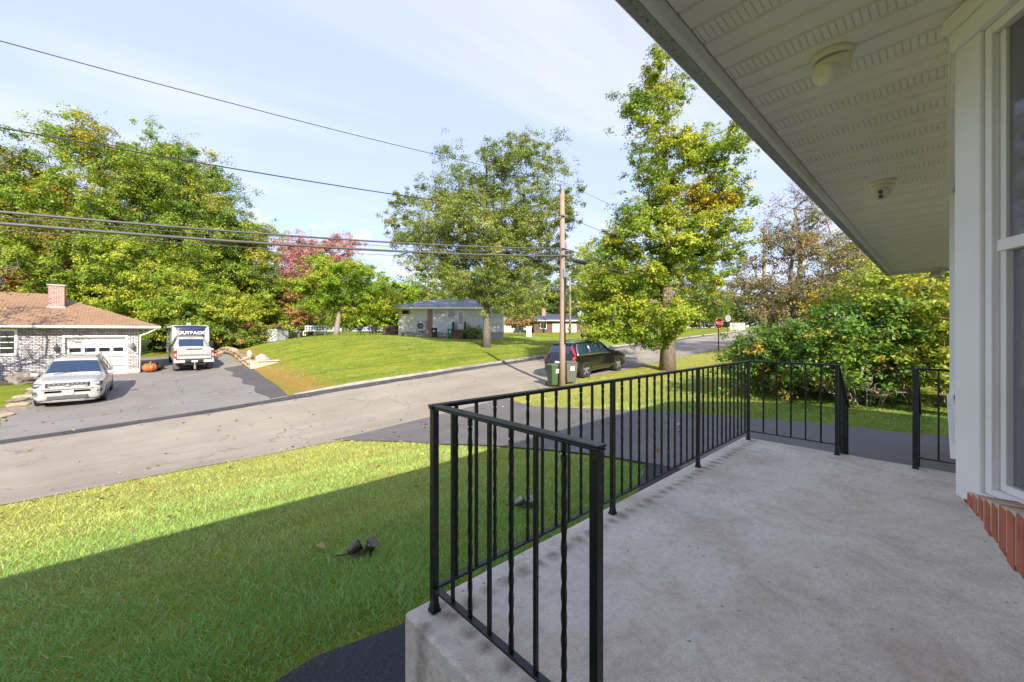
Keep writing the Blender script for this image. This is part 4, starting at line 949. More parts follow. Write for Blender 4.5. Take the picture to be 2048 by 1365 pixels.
# white SUV ---------------------------------------------------------
W_ = 'white_paint_car'
def suv_white(label, plate=True):
    t = thing('parked_suv', label, 'car')
    S = Shell([(2.50,.36,.62,.80,.45,.70),(2.46,.30,.80,.93,.62,.78),(2.36,.27,.92,1.02,.74,.86),(2.05,.26,.98,1.07,.82,.95),(1.55,.25,1.0,1.11,.86,1.0),(1.10,.25,1.0,1.16,.84,1.03),
               (.40,.25,1.0,1.66,.66,1.05),(.0,.25,1.0,1.745,.67,1.06),(-1.1,.25,1.0,1.76,.67,1.07),(-1.9,.26,.99,1.71,.64,1.08),(-2.3,.30,.95,1.40,.62,1.08),(-2.47,.36,.88,1.02,.6,.92),(-2.52,.42,.78,.85,.5,.78)])
    body = obj('body', S.body(), W_, t)
    obj('windscreen', both(S, [(5.12, 8), (5.95, 8), (5.95, 6.45), (5.12, 6.25)], off=.008), 'car_glass', t)
    obj('rear_window', both(S, [(9.15, 8), (9.9, 8), (9.9, 6.5), (9.15, 6.6)], off=.008), 'car_glass', t)
    for sd in (1, -1):
        for (a, b) in ((5.9, 6.9), (7.0, 7.75), (7.95, 8.8)):
            obj('side_window', S.patch([(a if a > 6 else a-.35, 5.14), (b, 5.14), (b-(.0 if b < 8 else .15), 5.9), (a+(.25 if a < 6 else 0), 5.9)], sd), 'car_glass', t)
        Mh = Matrix.Translation((2.375, sd*.755, .885))@Matrix.Rotation(-sd*R(24), 4, 'Z')@Matrix.Rotation(sd*R(5), 4, 'X')
        mb = MB(); mb.box(-.10, .075, -.19, .19, -.075, .065, 0, Mh); hl = obj('headlight', mb, 'grey_plastic', t, .02)
        mb = MB(); mb.box(.070, .088, -.17, .16, -.035, .045, 0, Mh); obj('headlight_lens', mb, 'lamp_lens', hl, .01)
        Mf = Matrix.Translation((2.40, sd*.80, .60))@Matrix.Rotation(-sd*R(22), 4, 'Z')
        mb = MB(); mb.box(-.10, .065, -.13, .13, -.085, .075, 0, Mf); fb = obj('fog_lamp_bezel', mb, 'grey_plastic', t, .02)
        mb = MB(); mb.box(.060, .078, -.12, .12, .045, .068, 0, Mf); mb.box(.060, .078, -.12, .12, -.078, -.058, 0, Mf); mb.lathe([(.045, .06), (.045, .085), (0, .09)], 14, 0, Mf@Matrix.Rotation(PI/2, 4, 'Y')); obj('fog_lamp', mb, 'lamp_lens', fb)
        mb = MB(); mb.box(-.09, .09, -.11, .11, -.07, .07, 0, Matrix.Translation((.86, sd*1.10, 1.14))@Matrix.Rotation(R(8)*sd, 4, 'Z')); mr = obj('wing_mirror', mb, W_, t, .03)
        mb = MB(); mb.box(.76, .86, min(sd*.93, sd*1.02), max(sd*.93, sd*1.02), 1.06, 1.09); obj('mirror_arm', mb, 'black_plastic', mr)
        mb = MB(); mb.tube([(.15, sd*.60, 1.755), (0, sd*.61, 1.795), (-1.6, sd*.61, 1.80), (-1.8, sd*.6, 1.76)], .018, 6); obj('roof_rail', mb, 'black_plastic', t)
        mb = MB(); mb.box(-1.1, 1.0, sd*.985-.02, sd*.985+.02, .30, .40); obj('sill_trim', mb, 'grey_plastic', t, .01)
        obj('tail_light', S.patch([(10.0, 4.2), (10.9, 4.2), (10.8, 5.1), (9.9, 5.2)], sd, .012), 'red_lens', t)
    # grille, bumper trim, plate
    mb = MB(); mb.box(2.42, 2.485, -.60, .60, .74, .955); gr = obj('grille', mb, 'black_plastic', t, .01)
    mb = MB()
    for r_ in range(3):
        for k in range(9): y = -.5+k*.125; mb.box(2.486, 2.498, y-.045, y+.045, .76+r_*.065, .80+r_*.065)
    mb2 = mb; g2 = obj('grille_bars', mb2, 'silver_plastic', gr); g2['kind'] = 'stuff'
    mb = MB(); mb.lathe([(.085, 0), (.085, .012), (.0, .016)], 24, 0, Matrix.Translation((2.498, 0, .85))@Matrix.Rotation(PI/2, 4, 'Y')@Matrix.Diagonal((.5, 1.2, 1, 1))); obj('badge', mb, 'silver_plastic', gr)
    mb = MB(); mb.box(2.44, 2.50, -.70, .70, .69, .715); obj('grille_lip', mb, 'black_plastic', t)
    mb = MB(); mb.prism([(-.95, 2.05), (-.93, 2.22), (-.80, 2.40), (-.5, 2.525), (.5, 2.525), (.80, 2.40), (.93, 2.22), (.95, 2.05)], .31, .47, 'z'); mb.v = [(p[1], p[0], p[2]) for p in mb.v]; obj('lower_bumper', mb, 'grey_plastic', t, .02)
    mb = MB(); mb.prism([(-.86, 2.2), (-.74, 2.38), (-.42, 2.50), (.42, 2.50), (.74, 2.38), (.86, 2.2)], .21, .29, 'z'); mb.v = [(p[1], p[0], p[2]) for p in mb.v]; obj('front_splitter', mb, 'silver_plastic', t, .01)
    mb = MB(); mb.box(2.535, 2.548, -.155, .155, .50, .66); pl = obj('licence_plate', mb, 'decal_white', t)
    mb = MB()
    for k in range(7):
        if k != 3: mb.box(2.5485, 2.551, -.12+k*.036, -.12+k*.036+.022, .555, .605)
    o_ = obj('plate_marks', mb, 'navy_panel', pl); o_['kind'] = 'stuff'
    mb = MB(); mb.tube([(1.22, -.55, 1.165), (1.0, .1, 1.255)], .012, 5); obj('wiper', mb, 'black_plastic', t)
    for x in (1.47, -1.40):
        for sd in (1, -1): mb = MB(); well(mb, x, sd*.985, .375); obj('wheel_arch', mb, 'black_plastic', t)
    for x in (1.47, -1.40):
        for sd in (1, -1): wheel(t, x, sd*1.0, .375, .24, 'silver', 5)
    return t
s1 = suv_white('white SUV parked nose to the street in front of the garage'); place(s1, -1.88, 26.1, R(-92), 2.87)
# black SUV ---------------------------------------------------------
def suv_black():
    t = thing('parked_suv', 'glossy black SUV parked on the street behind the green bins', 'car')
    S = Shell([(2.47,.36,.60,.74,.45,.66),(2.42,.28,.82,.92,.62,.78),(2.2,.26,.93,1.0,.76,.88),(1.75,.25,.96,1.05,.82,.95),(1.15,.25,.965,1.10,.82,1.0),
               (.35,.25,.965,1.63,.64,1.02),(-.1,.25,.965,1.725,.65,1.03),(-1.2,.25,.965,1.735,.64,1.05),(-1.95,.26,.96,1.68,.61,1.08),(-2.25,.30,.94,1.42,.6,1.10),(-2.42,.34,.90,1.06,.62,.98),(-2.49,.40,.80,.84,.5,.78)])
    obj('body', S.body(), 'black_paint_car', t)
    obj('windscreen', both(S, [(4.12, 8), (4.95, 8), (4.95, 6.45), (4.12, 6.25)], off=.008), 'car_glass', t)
    obj('rear_window', both(S, [(8.1, 8), (9.4, 8), (9.5, 6.4), (8.15, 6.6)], off=.01), 'car_glass', t)
    for sd in (1, -1):
        obj('window_surround', S.patch([(4.45, 5.04), (8.35, 5.06), (7.75, 6.05), (5.15, 6.05)], sd, .004), 'chrome', t)
        for (a, b, c, d_) in ((4.6, 5.75, 5.75, 5.2), (5.85, 6.85, 6.85, 5.85), (6.95, 8.15, 7.72, 6.95)):
            obj('side_window', S.patch([(a, 5.13), (b, 5.13), (c, 5.92), (d_, 5.92)], sd, .010), 'car_glass', t)
        obj('tail_light', S.patch([(9.1, 3.6), (10.6, 3.9), (10.2, 5.2), (8.9, 5.1)], sd, .014), 'red_lens', t)
        obj('tail_light_upper', S.patch([(8.55, 5.1), (9.1, 5.1), (8.6, 6.6), (8.15, 6.5)], sd, .014), 'red_lens', t)
        obj('headlight', S.patch([(.9, 4.2), (2.1, 4.2), (2.1, 5.0), (.9, 5.1)], sd, .012), 'lamp_lens', t)
        mb = MB(); mb.box(-.09, .08, -.10, .10, -.065, .065, 0, Matrix.Translation((.74, sd*1.06, 1.12))); obj('wing_mirror', mb, 'black_paint_car', t, .03)
        mb = MB(); mb.tube([(.1, sd*.58, 1.735), (-.1, sd*.59, 1.775), (-1.6, sd*.58, 1.77), (-1.8, sd*.57, 1.72)], .014, 6); obj('roof_rail', mb, 'black_plastic', t)
        mb = MB(); mb.box(-1.0, 1.0, sd*.965-.012, sd*.965+.012, .43, .455); obj('sill_strip', mb, 'chrome', t)
        mb = MB(); mb.box(-2.46, -2.40, sd*.5-.14, sd*.5+.14, .33, .39); obj('exhaust_tip', mb, 'chrome', t, .01)
    mb = MB(); mb.box(-2.52, -2.42, -.82, .82, .36, .52); obj('rear_bumper_trim', mb, 'black_plastic', t, .02)
    mb = MB(); mb.box(-2.50, -2.47, -.16, .16, .70, .86); obj('licence_plate', mb, 'decal_white', t)
    mb = MB(); mb.box(-2.14, -2.02, -.55, .55, 1.625, 1.665); obj('roof_spoiler', mb, 'black_paint_car', t, .01)
    for x in (1.50, -1.48):
        for sd in (1, -1): mb = MB(); well(mb, x, sd*.95, .385); obj('wheel_arch', mb, 'black_plastic', t)
    for x in (1.50, -1.48):
        for sd in (1, -1): wheel(t, x, sd*.968, .385, .25, 'dark', 5)
    return t
s2 = suv_black(); place(s2, 17.5, 12.85, R(1.5), 2.98)
# pickup ------------------------------------------------------------
def pickup():
    t = thing('pickup_truck', 'white pickup truck seen from behind in front of the camping trailer', 'truck')
    S = Shell([(3.10,.55,.75,1.05,.5,.95),(3.02,.48,.93,1.25,.7,1.1),(2.6,.46,1.0,1.32,.85,1.2),(1.75,.46,1.01,1.36,.86,1.25),(1.2,.46,1.01,1.95,.68,1.28),(.8,.46,1.01,2.02,.70,1.28),(-.35,.46,1.01,2.02,.70,1.28),(-.75,.46,1.01,1.96,.68,1.28),(-.95,.46,1.01,1.40,.66,1.27),(-.98,.46,1.0,1.30,.6,1.2)])
    obj('cab', S.body(), W_, t)
    obj('windscreen', both(S, [(3.2, 8), (3.95, 8), (3.95, 6.5), (3.2, 6.3)], off=.008), 'car_glass', t)
    obj('rear_window', both(S, [(7.15, 8), (7.95, 8), (7.95, 6.3), (7.15, 6.4)], off=.008), 'car_glass', t)
    for sd in (1, -1):
        for (a, b) in ((3.9, 5.1), (5.2, 6.6)):
            obj('side_window', S.patch([(a-.2, 5.15), (b, 5.15), (b, 5.85), (a+.15, 5.85)], sd), 'car_glass', t)
        mb = MB(); mb.box(-.09, .09, -.13, .13, -.19, .19, 0, Matrix.Translation((1.15, sd*1.30, 1.42))); mr = obj('wing_mirror', mb, 'black_plastic', t, .03)
        mb = MB(); mb.box(1.1, 1.16, min(sd*.98, sd*1.2), max(sd*.98, sd*1.2), 1.28, 1.31); mb.box(1.1, 1.16, min(sd*.98, sd*1.2), max(sd*.98, sd*1.2), 1.44, 1.47); obj('mirror_arm', mb, 'black_plastic', mr)
        mb = MB(); y = sd*.985; mb.box(-3.08, -.99, min(y, sd*.88), max(y+sd*.025, sd*.88), .60, 1.42); obj('bed_side', mb, W_, t, .02)
        mb = MB(); mb.box(-3.112, -2.98, min(sd*.86, sd*1.015), max(sd*.86, sd*1.015), .86, 1.33); tl = obj('tail_light', mb, 'red_lens', t, .015)
        mb = MB(); mb.box(-3.116, -3.10, min(sd*.885, sd*.97), max(sd*.885, sd*.97), .96, 1.14); obj('reverse_lamp', mb, 'lamp_lens', tl)
        mb = MB(); mb.box(-3.20, -3.05, min(sd*.45, sd*1.0), max(sd*.45, sd*1.0), .56, .74); obj('bumper_end', mb, W_, t, .03)
    mb = MB(); mb.box(-2.95, -1.0, -.88, .88, .60, .70); obj('bed_floor', mb, 'grey_plastic', t)
    mb = MB(); mb.box(-3.10, -2.99, -.855, .855, .80, 1.40); tg = obj('tailgate', mb, W_, t, .02)
    mb = MB(); mb.box(-3.108, -3.095, -.80, .80, .985, 1.09); obj('tailgate_band', mb, 'silver_plastic', tg)
    mb = MB(); mb.box(-3.11, -3.0, -.40, .40, 1.375, 1.43); obj('tailgate_handle', mb, 'black_plastic', tg, .01)
    mb = MB(); mb.box(-3.19, -3.04, -.445, .445, .58, .72); bp = obj('bumper_step', mb, 'black_plastic', t, .02)
    mb = MB(); mb.box(-3.197, -3.185, -.15, .15, .60, .70); obj('licence_plate', mb, 'decal_white', bp)
    mb = MB(); mb.box(-3.15, -2.9, -.60, .60, .44, .52); obj('hitch_bar', mb, 'black_plastic', t)
    mb = MB(); mb.box(-3.34, -3.15, -.035, .035, .42, .49); mb.box(-3.36, -3.30, -.05, .05, .18, .44); mb.lathe([(.03, .44), (.025, .52), (.045, .55), (.03, .59), (0, .60)], 14, 0, Matrix.Translation((-3.33, 0, 0))); obj('tow_hitch', mb, 'galvanised', t, .006)
    mb = MB(); mb.lathe([(.035, 0), (.03, .28), (.012, .32)], 10, 0, Matrix.Translation((-2.6, .0, 2.0))); 
    mb = MB(); mb.box(-.78, -.72, -.2, .2, 1.96, 1.985); obj('brake_lamp', mb, 'red_lens', t, .008)
    mb = MB()
    for sd in (1, -1): mb.box(-2.50, -2.46, sd*.86-.14, sd*.86+.14, .12, .60)
    mb2 = MB(); mb2.box(-2.50, -2.47, -1.0, -.72, .12, .55); obj('mud_flap', mb2, 'grey_plastic', t); mb2 = MB(); mb2.box(-2.50, -2.47, .72, 1.0, .12, .55); obj('mud_flap', mb2, 'grey_plastic', t)
    mb = MB(); mb.tube([(-1.9, 0, .36), (-1.9, 0, .361)], .01, 6); mb = MB(); mb.box(-2.0, -1.8, -.75, .75, .32, .42); obj('axle', mb, 'black_plastic', t)
    for x in (2.1, -1.95):
        for sd in (1, -1): wheel(t, x, sd*.99, .41, .27, 'silver', 6)
    return t
pk = pickup(); place(pk, 2.69, 35.35, R(90), 4.0)
# camping trailer -----------------------------------------------------
tr = thing('camping_trailer', 'white camping trailer with navy front panel parked behind the pickup', 'trailer', (3.32, 42.1, tz(3.3, 44)))
mb = MB(); hw = 1.22
prof = [(0, .62), (-.05, .95), (.02, 1.6), (.22, 2.6), (.40, 2.95), (.70, 3.12), (8.0, 3.12), (8.1, 3.0), (8.1, .62)]
mb.prism([(y, z) for (y, z) in prof], -hw, hw, 'x'); obj('body', mb, 'trailer_white', tr, .09, seg=4)
fz = lambda z: np.interp(z, [.62,.95,1.6,2.6,2.95], [0,-.05,.02,.22,.40])
mb = MB(); vs_ = []; rows_ = lin(1.62, 3.03, 9)
for lay in (-.03, .03):
    for z in rows_:
        f = (z-1.62)/1.41; w = .97+.10*f; topc = 0
        for k in range(9): x = -w+2*w*k/8; vs_.append((x, float(fz(z))+lay+.05*(abs(x)/w)**4, z+.05*(1-(x/w)**2)*f))
m = 9; k2 = 81; fs = [(i*m+j, i*m+j+1, (i+1)*m+j+1, (i+1)*m+j) for i in range(8) for j in range(8)]
edge = [i*m for i in range(m)]+[8*m+j for j in range(1, m)]+[i*m+8 for i in range(7, -1, -1)]+[j for j in range(7, 0, -1)]
fs += [(edge[q], edge[(q+1) % 32], edge[(q+1) % 32]+k2, edge[q]+k2) for q in range(32)]
mb.add(vs_, fs, 0, True); nv = obj('front_panel', mb, 'navy_panel', tr)
Mt = Matrix.Translation((0, float(fz(2.42))-.05, 2.46))@Matrix.Rotation(R(90-11), 4, 'X')
text('lettering', 'OUTBACK', .33, 'decal_white', nv, Mt, .012, .012, 1.12)
mb = MB(); mb.box(-.6, .5, -.006, .006, -.016, .016, 0, Matrix.Translation((0, float(fz(2.2))-.04, 2.23))@Matrix.Rotation(R(-11), 4, 'X')); obj('lettering_rule', mb, 'decal_white', nv)
for sd in (-1, 1):
    mb = MB(); mb.box(sd*(hw+.001)-.012, sd*(hw+.001)+.012, .55, 7.9, 1.0, 1.75); obj('side_stripe', mb, 'trailer_grey', tr)
    mb = MB(); mb.box(sd*hw-.02, sd*hw+.02, 3.1, 4.6, 1.85, 2.5); obj('side_window', mb, 'car_glass', tr)
    mb = MB(); mb.box(sd*hw-.03, sd*hw+.03, .75, 1.4, .72, 2.6); obj('side_door', mb, 'trailer_grey', tr)
    for y in (4.2, 5.1): wheel(tr, sd*1.0, y, .36, .2) if False else None
    mb = MB(); mb.lathe([(.2, -.1), (.36, -.1), (.36, .1), (.2, .1)], 24, 0, Matrix.Translation((sd*1.02, 4.6, .37))@Matrix.Rotation(PI/2, 4, 'Y')); obj('tyre', mb, 'rubber', tr)
    mb = MB(); mb.box(sd*.9-.05, sd*.9+.05, .9, 1.0, .0, .64); obj('stabiliser_jack', mb, 'black_plastic', tr)
mb = MB(); mb.box(-.16, .16, 2.2, 3.1, 3.1, 3.36); obj('air_conditioner', mb, 'trailer_white', tr, .06)
mb = MB(); mb.box(-hw-.28, -hw-.01, .5, 7.4, 2.86, 3.0); obj('awning', mb, 'trailer_grey', tr, .03)
mb = MB(); mb.tube([(-.9, .1, .55), (0, -1.3, .5), (.9, .1, .55)], .05, 6); obj('draw_bar', mb, 'black_plastic', tr)
# ------------------------------------------------------------------ street furniture
pz = tz(13.55, 11.3)
up = thing('utility_pole', 'tall reddish wooden utility pole by the road edge, in front of the black car', 'utility pole', (13.55, 11.3, pz))
mb = MB(); mb.tube([(0,0,-.3), (0,0,2), (.01,0,5), (0,.01,8.55)], [.132,.126,.114,.10], 18); sh = obj('shaft', mb, 'pole_wood', up)
mb = MB(); mb.box(-.09, .06, -.17, -.115, 4.75, 5.15); obj('junction_box', mb, 'galvanised', up, .02)
mb = MB(); mb.tube([(-.02, -.165, 1.9), (-.02, -.16, 4.75)], .028, 8); mb.tube([(.05, -.155, 4.2), (.05, -.15, 6.0)], .018, 8); obj('conduit', mb, 'cable_black', up); 
mb = MB(); mb.lathe([(.03, 0), (.03, .28), (.055, .30), (.055, .34), (.03, .37), (.02, .45)], 14, 0, Matrix.Translation((-.13, .0, 8.45))); obj('insulator', mb, 'galvanised', up)
for z in (7.45, 6.0, 5.75): 
    mb = MB(); mb.box(-.16, .16, -.15, -.11, z-.03, z+.03); obj('wire_clamp', mb, 'galvanised', up, .006)
for z in lin(.5, 7.6, 12):
    pass
def pole2(label, u_, v_, h, r_, mat):
    t = thing('utility_pole', label, 'utility pole', (u_, v_, tz(u_, v_))); mb = MB(); mb.tube([(0,0,-.3), (0,0,h*.5), (0,0,h)], [r_*1.2, r_, r_*.8], 12); obj('shaft', mb, mat, t)
    mb = MB(); mb.box(-.9, .9, -.05, .05, h-.55, h-.45); obj('crossarm', mb, mat, t); return t
pole2('second wooden pole farther up the road behind the hedge', 41.2, 10.95, 10.4, .15, 'pole_wood')
_p = at(1140, 0, 62); pole2('pale grey pole far behind the main one by the navy roofed house', float(_p[0]), float(_p[1]), 9.0, .17, 'pole_wood_grey')
_p = at(1657, 0, 33); pole2('grey pole rising through the yellow foliage beyond the hedge', float(_p[0]), float(_p[1]), 7.5, .13, 'pole_wood_grey')
def wire(label, pts, r_, mat, group='overhead lines', lash=False):
    A = catmull(pts, 10); mb = MB(); mb.tube([tuple(p) for p in A], r_, 6, 0, True); o = obj('overhead_wire', mb, mat); tag(o, label, 'wire', group); return o
def span(label, u0, z0, u1, z1, sag, v_, r_, mat, n=14):
    P = []
    for i in range(n+1): f = i/n; P.append((u0+(u1-u0)*f, v_, z0+(z1-z0)*f-4*sag*f*(1-f)))
    return wire(label, P, r_, mat)
UW = [('thin top wire climbing to the very top of the main pole', 7.72, 6.3, 6.95, .42, .009, 'cable_black', 8.9),
      ('single black cable meeting the main pole below its top', 6.26, 4.55, 5.1, .30, .013, 'cable_black', 7.4),
      ('upper cable of the thick low pair left of the pole', 4.86, 2.95, 3.75, .25, .024, 'cable_grey', 6.2),
      ('lower cable of the thick low pair left of the pole', 4.55, 2.6, 3.35, .25, .031, 'cable_grey', 5.9),
      ('thin wire strung between the thick low pair left of the pole', 4.71, 2.8, 3.5, .25, .007, 'cable_grey', 6.05), ('thin wire hanging just under the thick low pair left of the pole', 4.40, 2.5, 3.2, .25, .007, 'cable_grey', 5.7)]
for lab, z1, zm, z0, sg, r_, mt_, zr in UW:
    k = (zm, )
    # parabola through the pole, with its low point left of the picture
    za, ub = {'t': 0}, -34
    P = []
    zl = {7.72: 6.26, 6.26: 4.76, 4.86: 3.30, 4.55: 3.10, 4.71: 3.21, 4.40: 2.99}[z1]           # height where the frame's left edge cuts the wire
    c2 = .0026; b_ = (z1-zl)/15.3-c2*(15.3)
    for i in range(25):
        u_ = -34+47.5*i/24; s_ = u_+1.75; P.append((u_, 11.3-.16, zl+b_*s_+c2*s_*s_))
    P[-1] = (13.5, 11.14, z1); wire(lab, P, r_, mt_)
    span(lab.replace('climbing to', 'running on from').replace('meeting the main pole below its top', 'leaving the main pole towards the hedge').replace('left of', 'right of'), 13.5, z1, 41.2, zr+.25, .9, 11.14, r_*.75, mt_)
sc_ = thing('splice_case', 'dark cylindrical splice case hanging on the cable right of the pole', 'splice case', (14.55, 11.14, 4.42)); mb = MB()
mb.tube([(-.5,0,.02), (-.42,0,.02), (-.40,0,.01), (.42,0,-.02), (.44,0,-.03), (.5,0,-.03)], [.03,.05,.085,.085,.05,.03], 12); obj('case', mb, 'cable_black', sc_); mb = MB(); mb.box(-.3,-.28,-.01,.01,.05,.16); mb.box(.28,.30,-.01,.01,.04,.15); obj('hanger', mb, 'galvanised', sc_)
for (x0, y0, d0, x1, y1, d1, lab) in ((0, 545, 40, 700, 548, 42, 'faint service wire crossing the trees behind the brick house'), (1010, 620, 60, 1420, 596, 60, 'upper thin wire in front of the navy roofed house'), (1010, 640, 60, 1330, 641, 62, 'lower thin wire in front of the navy roofed house')):
    a, b = at(x0, 0, d0), at(x1, 0, d1); P = []
    for i in range(9):
        f = i/8; p = a*(1-f)+b*f; z = (1.2-(y0-667)/805*d0)*(1-f)+(1.2-(y1-667)/805*d1)*f-.5*4*f*(1-f)*.4; P.append((p[0], p[1], z))
    wire(lab, P, .02, 'cable_grey', 'thin wires far behind')
# stop signs
def octagon(r_): return [(r_*math.cos(PI/8+k*PI/4), r_*math.sin(PI/8+k*PI/4)) for k in range(8)]
def stop_sign(label, u_, v_, rz, front=True):
    t = thing('stop_sign', label, 'sign', (u_, v_, tz(u_, v_)), rz)
    mb = MB(); mb.box(-.03, .03, -.0, .045, -.2, 2.45); obj('post', mb, 'sign_steel', t)
    mb = MB(); mb.prism(octagon(.405), -.012, -.004, 'y'); mb.v = [(p[0], p[1], p[2]+2.08) for p in mb.v]; b_ = obj('border', mb, 'decal_white' if front else 'galvanised', t)
    mb = MB(); mb.prism(octagon(.38), -.017, -.0125, 'y'); mb.v = [(p[0], p[1], p[2]+2.08) for p in mb.v]; fc = obj('face', mb, 'stop_red' if front else 'galvanised', t)
    if front: text('lettering', 'STOP', .31, 'decal_white', fc, Matrix.Translation((0, -.019, 2.08))@Matrix.Rotation(R(90), 4, 'X'), .002, .008, .86)
    return t
stop_sign('red octagonal stop sign on dark post at the road edge', 30.6, 11.0, R(-24))
_p = at(1456, 0, 44); stop_sign('grey back of a sign standing behind the red stop sign', float(_p[0]), float(_p[1]), R(-30), False)
# wheeled bins
def bin_(label, u_, v_, rz, mats):
    t = thing('wheeled_bin', label, 'bin', (u_, v_, tz(u_, v_)+.02), rz, 'bins at the kerb')
    mb = MB(); b0, b1, h = .22, .29, .92
    mb.add([(-b0,-b0,.06),(b0,-b0,.06),(b0,b0,.06),(-b0,b0,.06),(-b1,-b1,h),(b1,-b1,h),(b1,b1,h),(-b1,b1,h)], [(3,2,1,0),(0,1,5,4),(1,2,6,5),(2,3,7,6),(3,0,4,7),(4,5,6,7)]); obj('body', mb, mats[0], t, .04, seg=3)
    mb = MB(); mb.box(-b1-.02, b1+.02, -b1-.03, b1+.04, h, h+.03); mb.add([(-b1,-b1,h+.031),(b1,-b1,h+.031),(b1,b1,h+.031),(-b1,b1,h+.031),(-b1*.7,-b1*.6,h+.09),(b1*.7,-b1*.6,h+.09),(b1*.7,b1*.7,h+.09),(-b1*.7,b1*.7,h+.09)], [(0,1,5,4),(1,2,6,5),(2,3,7,6),(3,0,4,7),(4,5,6,7)]); obj('lid', mb, mats[1], t, .012)
    mb = MB(); mb.tube([(-b1*.8, b1+.06, h-.02), (b1*.8, b1+.06, h-.02)], .016, 8); obj('handle', mb, 'black_plastic', t)
    for sd in (-1, 1):
        mb = MB(); mb.lathe([(.04,-.03),(.1,-.03),(.1,.03),(.04,.03)], 18, 0, Matrix.Translation((sd*.24, .24, .1))@Matrix.Rotation(PI/2, 4, 'Y')); obj('wheel', mb, 'rubber', t)
    mb = MB(); mb.box(-.1, .1, -.262, -.255, .62, .8, 0, Matrix.Rotation(R(4), 4, 'X')); obj('sticker', mb, 'decal_white', t)
    return t
_p = at(1109, 0, 17.85); bin_('olive green wheeled bin left of the pole', float(_p[0]), float(_p[1]), R(-20), ['bin_green', 'bin_olive'])
_p = at(1139, 0, 18.3); bin_('grey olive wheeled bin right of the pole beside the black car', float(_p[0]), float(_p[1]), R(-25), ['bin_olive', 'bin_olive'])
# ------------------------------------------------------------------ brick house across the road
def hip_roof(mb, x0, x1, y0, y1, ze, zr, uvs=None, thick=.12):
    hx = (y1-y0)/2; r0, r1 = x0+hx, x1-hx; ym = (y0+y1)/2
    if r0 > r1: r0 = r1 = (x0+x1)/2
    V = [(x0,y0,ze),(x1,y0,ze),(x1,y1,ze),(x0,y1,ze),(r0,ym,zr),(r1,ym,zr)]; Vb = [(x0,y0,ze-thick),(x1,y0,ze-thick),(x1,y1,ze-thick),(x0,y1,ze-thick)]
    return V, [(0,1,5,4),(1,2,5),(2,3,4,5),(3,0,4)], Vb
def roof_obj(name, x0, x1, y0, y1, ze, zr, mat, parent, thick=.13):
    V, F, Vb = hip_roof(None, x0, x1, y0, y1, ze, zr, None, thick); me = bpy.data.meshes.new(name); me.from_pydata(V, [], F); me.materials.append(MT[mat])
    uv = me.uv_layers.new(name='UVMap')
    for p in me.polygons:
        e = (me.vertices[p.vertices[1]].co-me.vertices[p.vertices[0]].co).normalized(); n = p.normal; up_ = n.cross(e)
        for li, vi in zip(p.loop_indices, p.vertices): c = me.vertices[vi].co; uv.data[li].uv = (c.dot(e), c.dot(up_))
    r = obj(name, me, mat, parent)
    mb = MB(); mb.add([tuple(Vector(v)-Vector((0,0,.012))) for v in V[:4]]+Vb, [(0,4,5,1),(1,5,6,2),(2,6,7,3),(3,7,4,0),(4,7,6,5)]); obj('eave', mb, 'white_trim', parent)
    return r
def win(parent, x0, x1, z0, z1, y, cols=1, rows=1, fr=.07, name='window', proud=.05, glass='house_glass'):
    """window in a wall facing -Y at depth y: frame, bars, panes"""
    mb = MB(); mb.box(x0-fr, x1+fr, y-proud, y-.002, z1, z1+fr); mb.box(x0-fr, x1+fr, y-proud-.02, y-.002, z0-fr, z0); mb.box(x0-fr, x0, y-proud, y-.002, z0, z1); mb.box(x1, x1+fr, y-proud, y-.002, z0, z1)
    for k in range(1, cols): xx = x0+(x1-x0)*k/cols; mb.box(xx-.02, xx+.02, y-proud+.01, y-.003, z0, z1)
    for k in range(1, rows): zz = z0+(z1-z0)*k/rows; mb.box(x0, x1, y-proud+.012, y-.004, zz-.018, zz+.018)
    w = obj(name, mb, 'white_trim', parent)
    for c in range(cols):
        for r_ in range(rows):
            a, b_ = x0+(x1-x0)*c/cols+.022, x0+(x1-x0)*(c+1)/cols-.022; e, f = z0+(z1-z0)*r_/rows+.02, z0+(z1-z0)*(r_+1)/rows-.02
            obj('pane', MB().box(a, b_, y-.03, y-.022, e, f), glass, w)
    return w
bz = tz(-1.5, 33.6)
lh = thing('brick_house', 'whitewashed brick house with tan shingle roof and single garage', 'house', (0, 33.8, bz))
zE = 1.58-bz
def lbox(x0, x1, y0, y1, z0, z1): return MB().box(x0, x1, y0, y1, z0, z1)
# front wall around the garage opening
obj('wall', lbox(-16, -2.93, .0, 9.0, -.3, zE-.05), 'whitewashed_brick', lh); obj('garage_pier', lbox(-.47, .1, .0, 9.0, -.3, zE-.05), 'whitewashed_brick', lh)
obj('garage_lintel', lbox(-2.929, -.471, .0, .5, 1.0-bz, zE-.05), 'whitewashed_brick', lh); obj('garage_back', lbox(-2.929, -.471, .5, .6, -.3, 1.0-bz), 'room_dark', lh)
mb = MB()
for k in range(74): xx = -16+k*.2178; mb.box(xx, xx+.19, -.022, -.002, zE-.26, zE-.06)
sc = obj('soldier_course', mb, 'whitewashed_brick', lh); sc['kind'] = 'stuff'
gd = obj('garage_door', lbox(-2.92, -.48, .12, .17, 0.0, 1.0-bz-.01), 'garage_door_white', lh)
for (a, b_) in ((-2.78, -2.32), (-2.18, -1.73), (-1.60, -1.14), (-1.01, -.57)):
    w_ = obj('door_window', lbox(a-.04, b_+.04, .095, .119, .07-bz, .40-bz), 'white_trim', gd); obj('pane', lbox(a, b_, .088, .094, .11-bz, .36-bz), 'house_glass', w_) if False else obj('door_pane', lbox(a, b_, .088, .094, .11-bz, .36-bz), 'house_glass', gd)
for z in (.55, 1.10, 1.62): obj('panel_joint', lbox(-2.92, -.48, .112, .119, z-.012, z+.012), 'grey_plastic', gd)
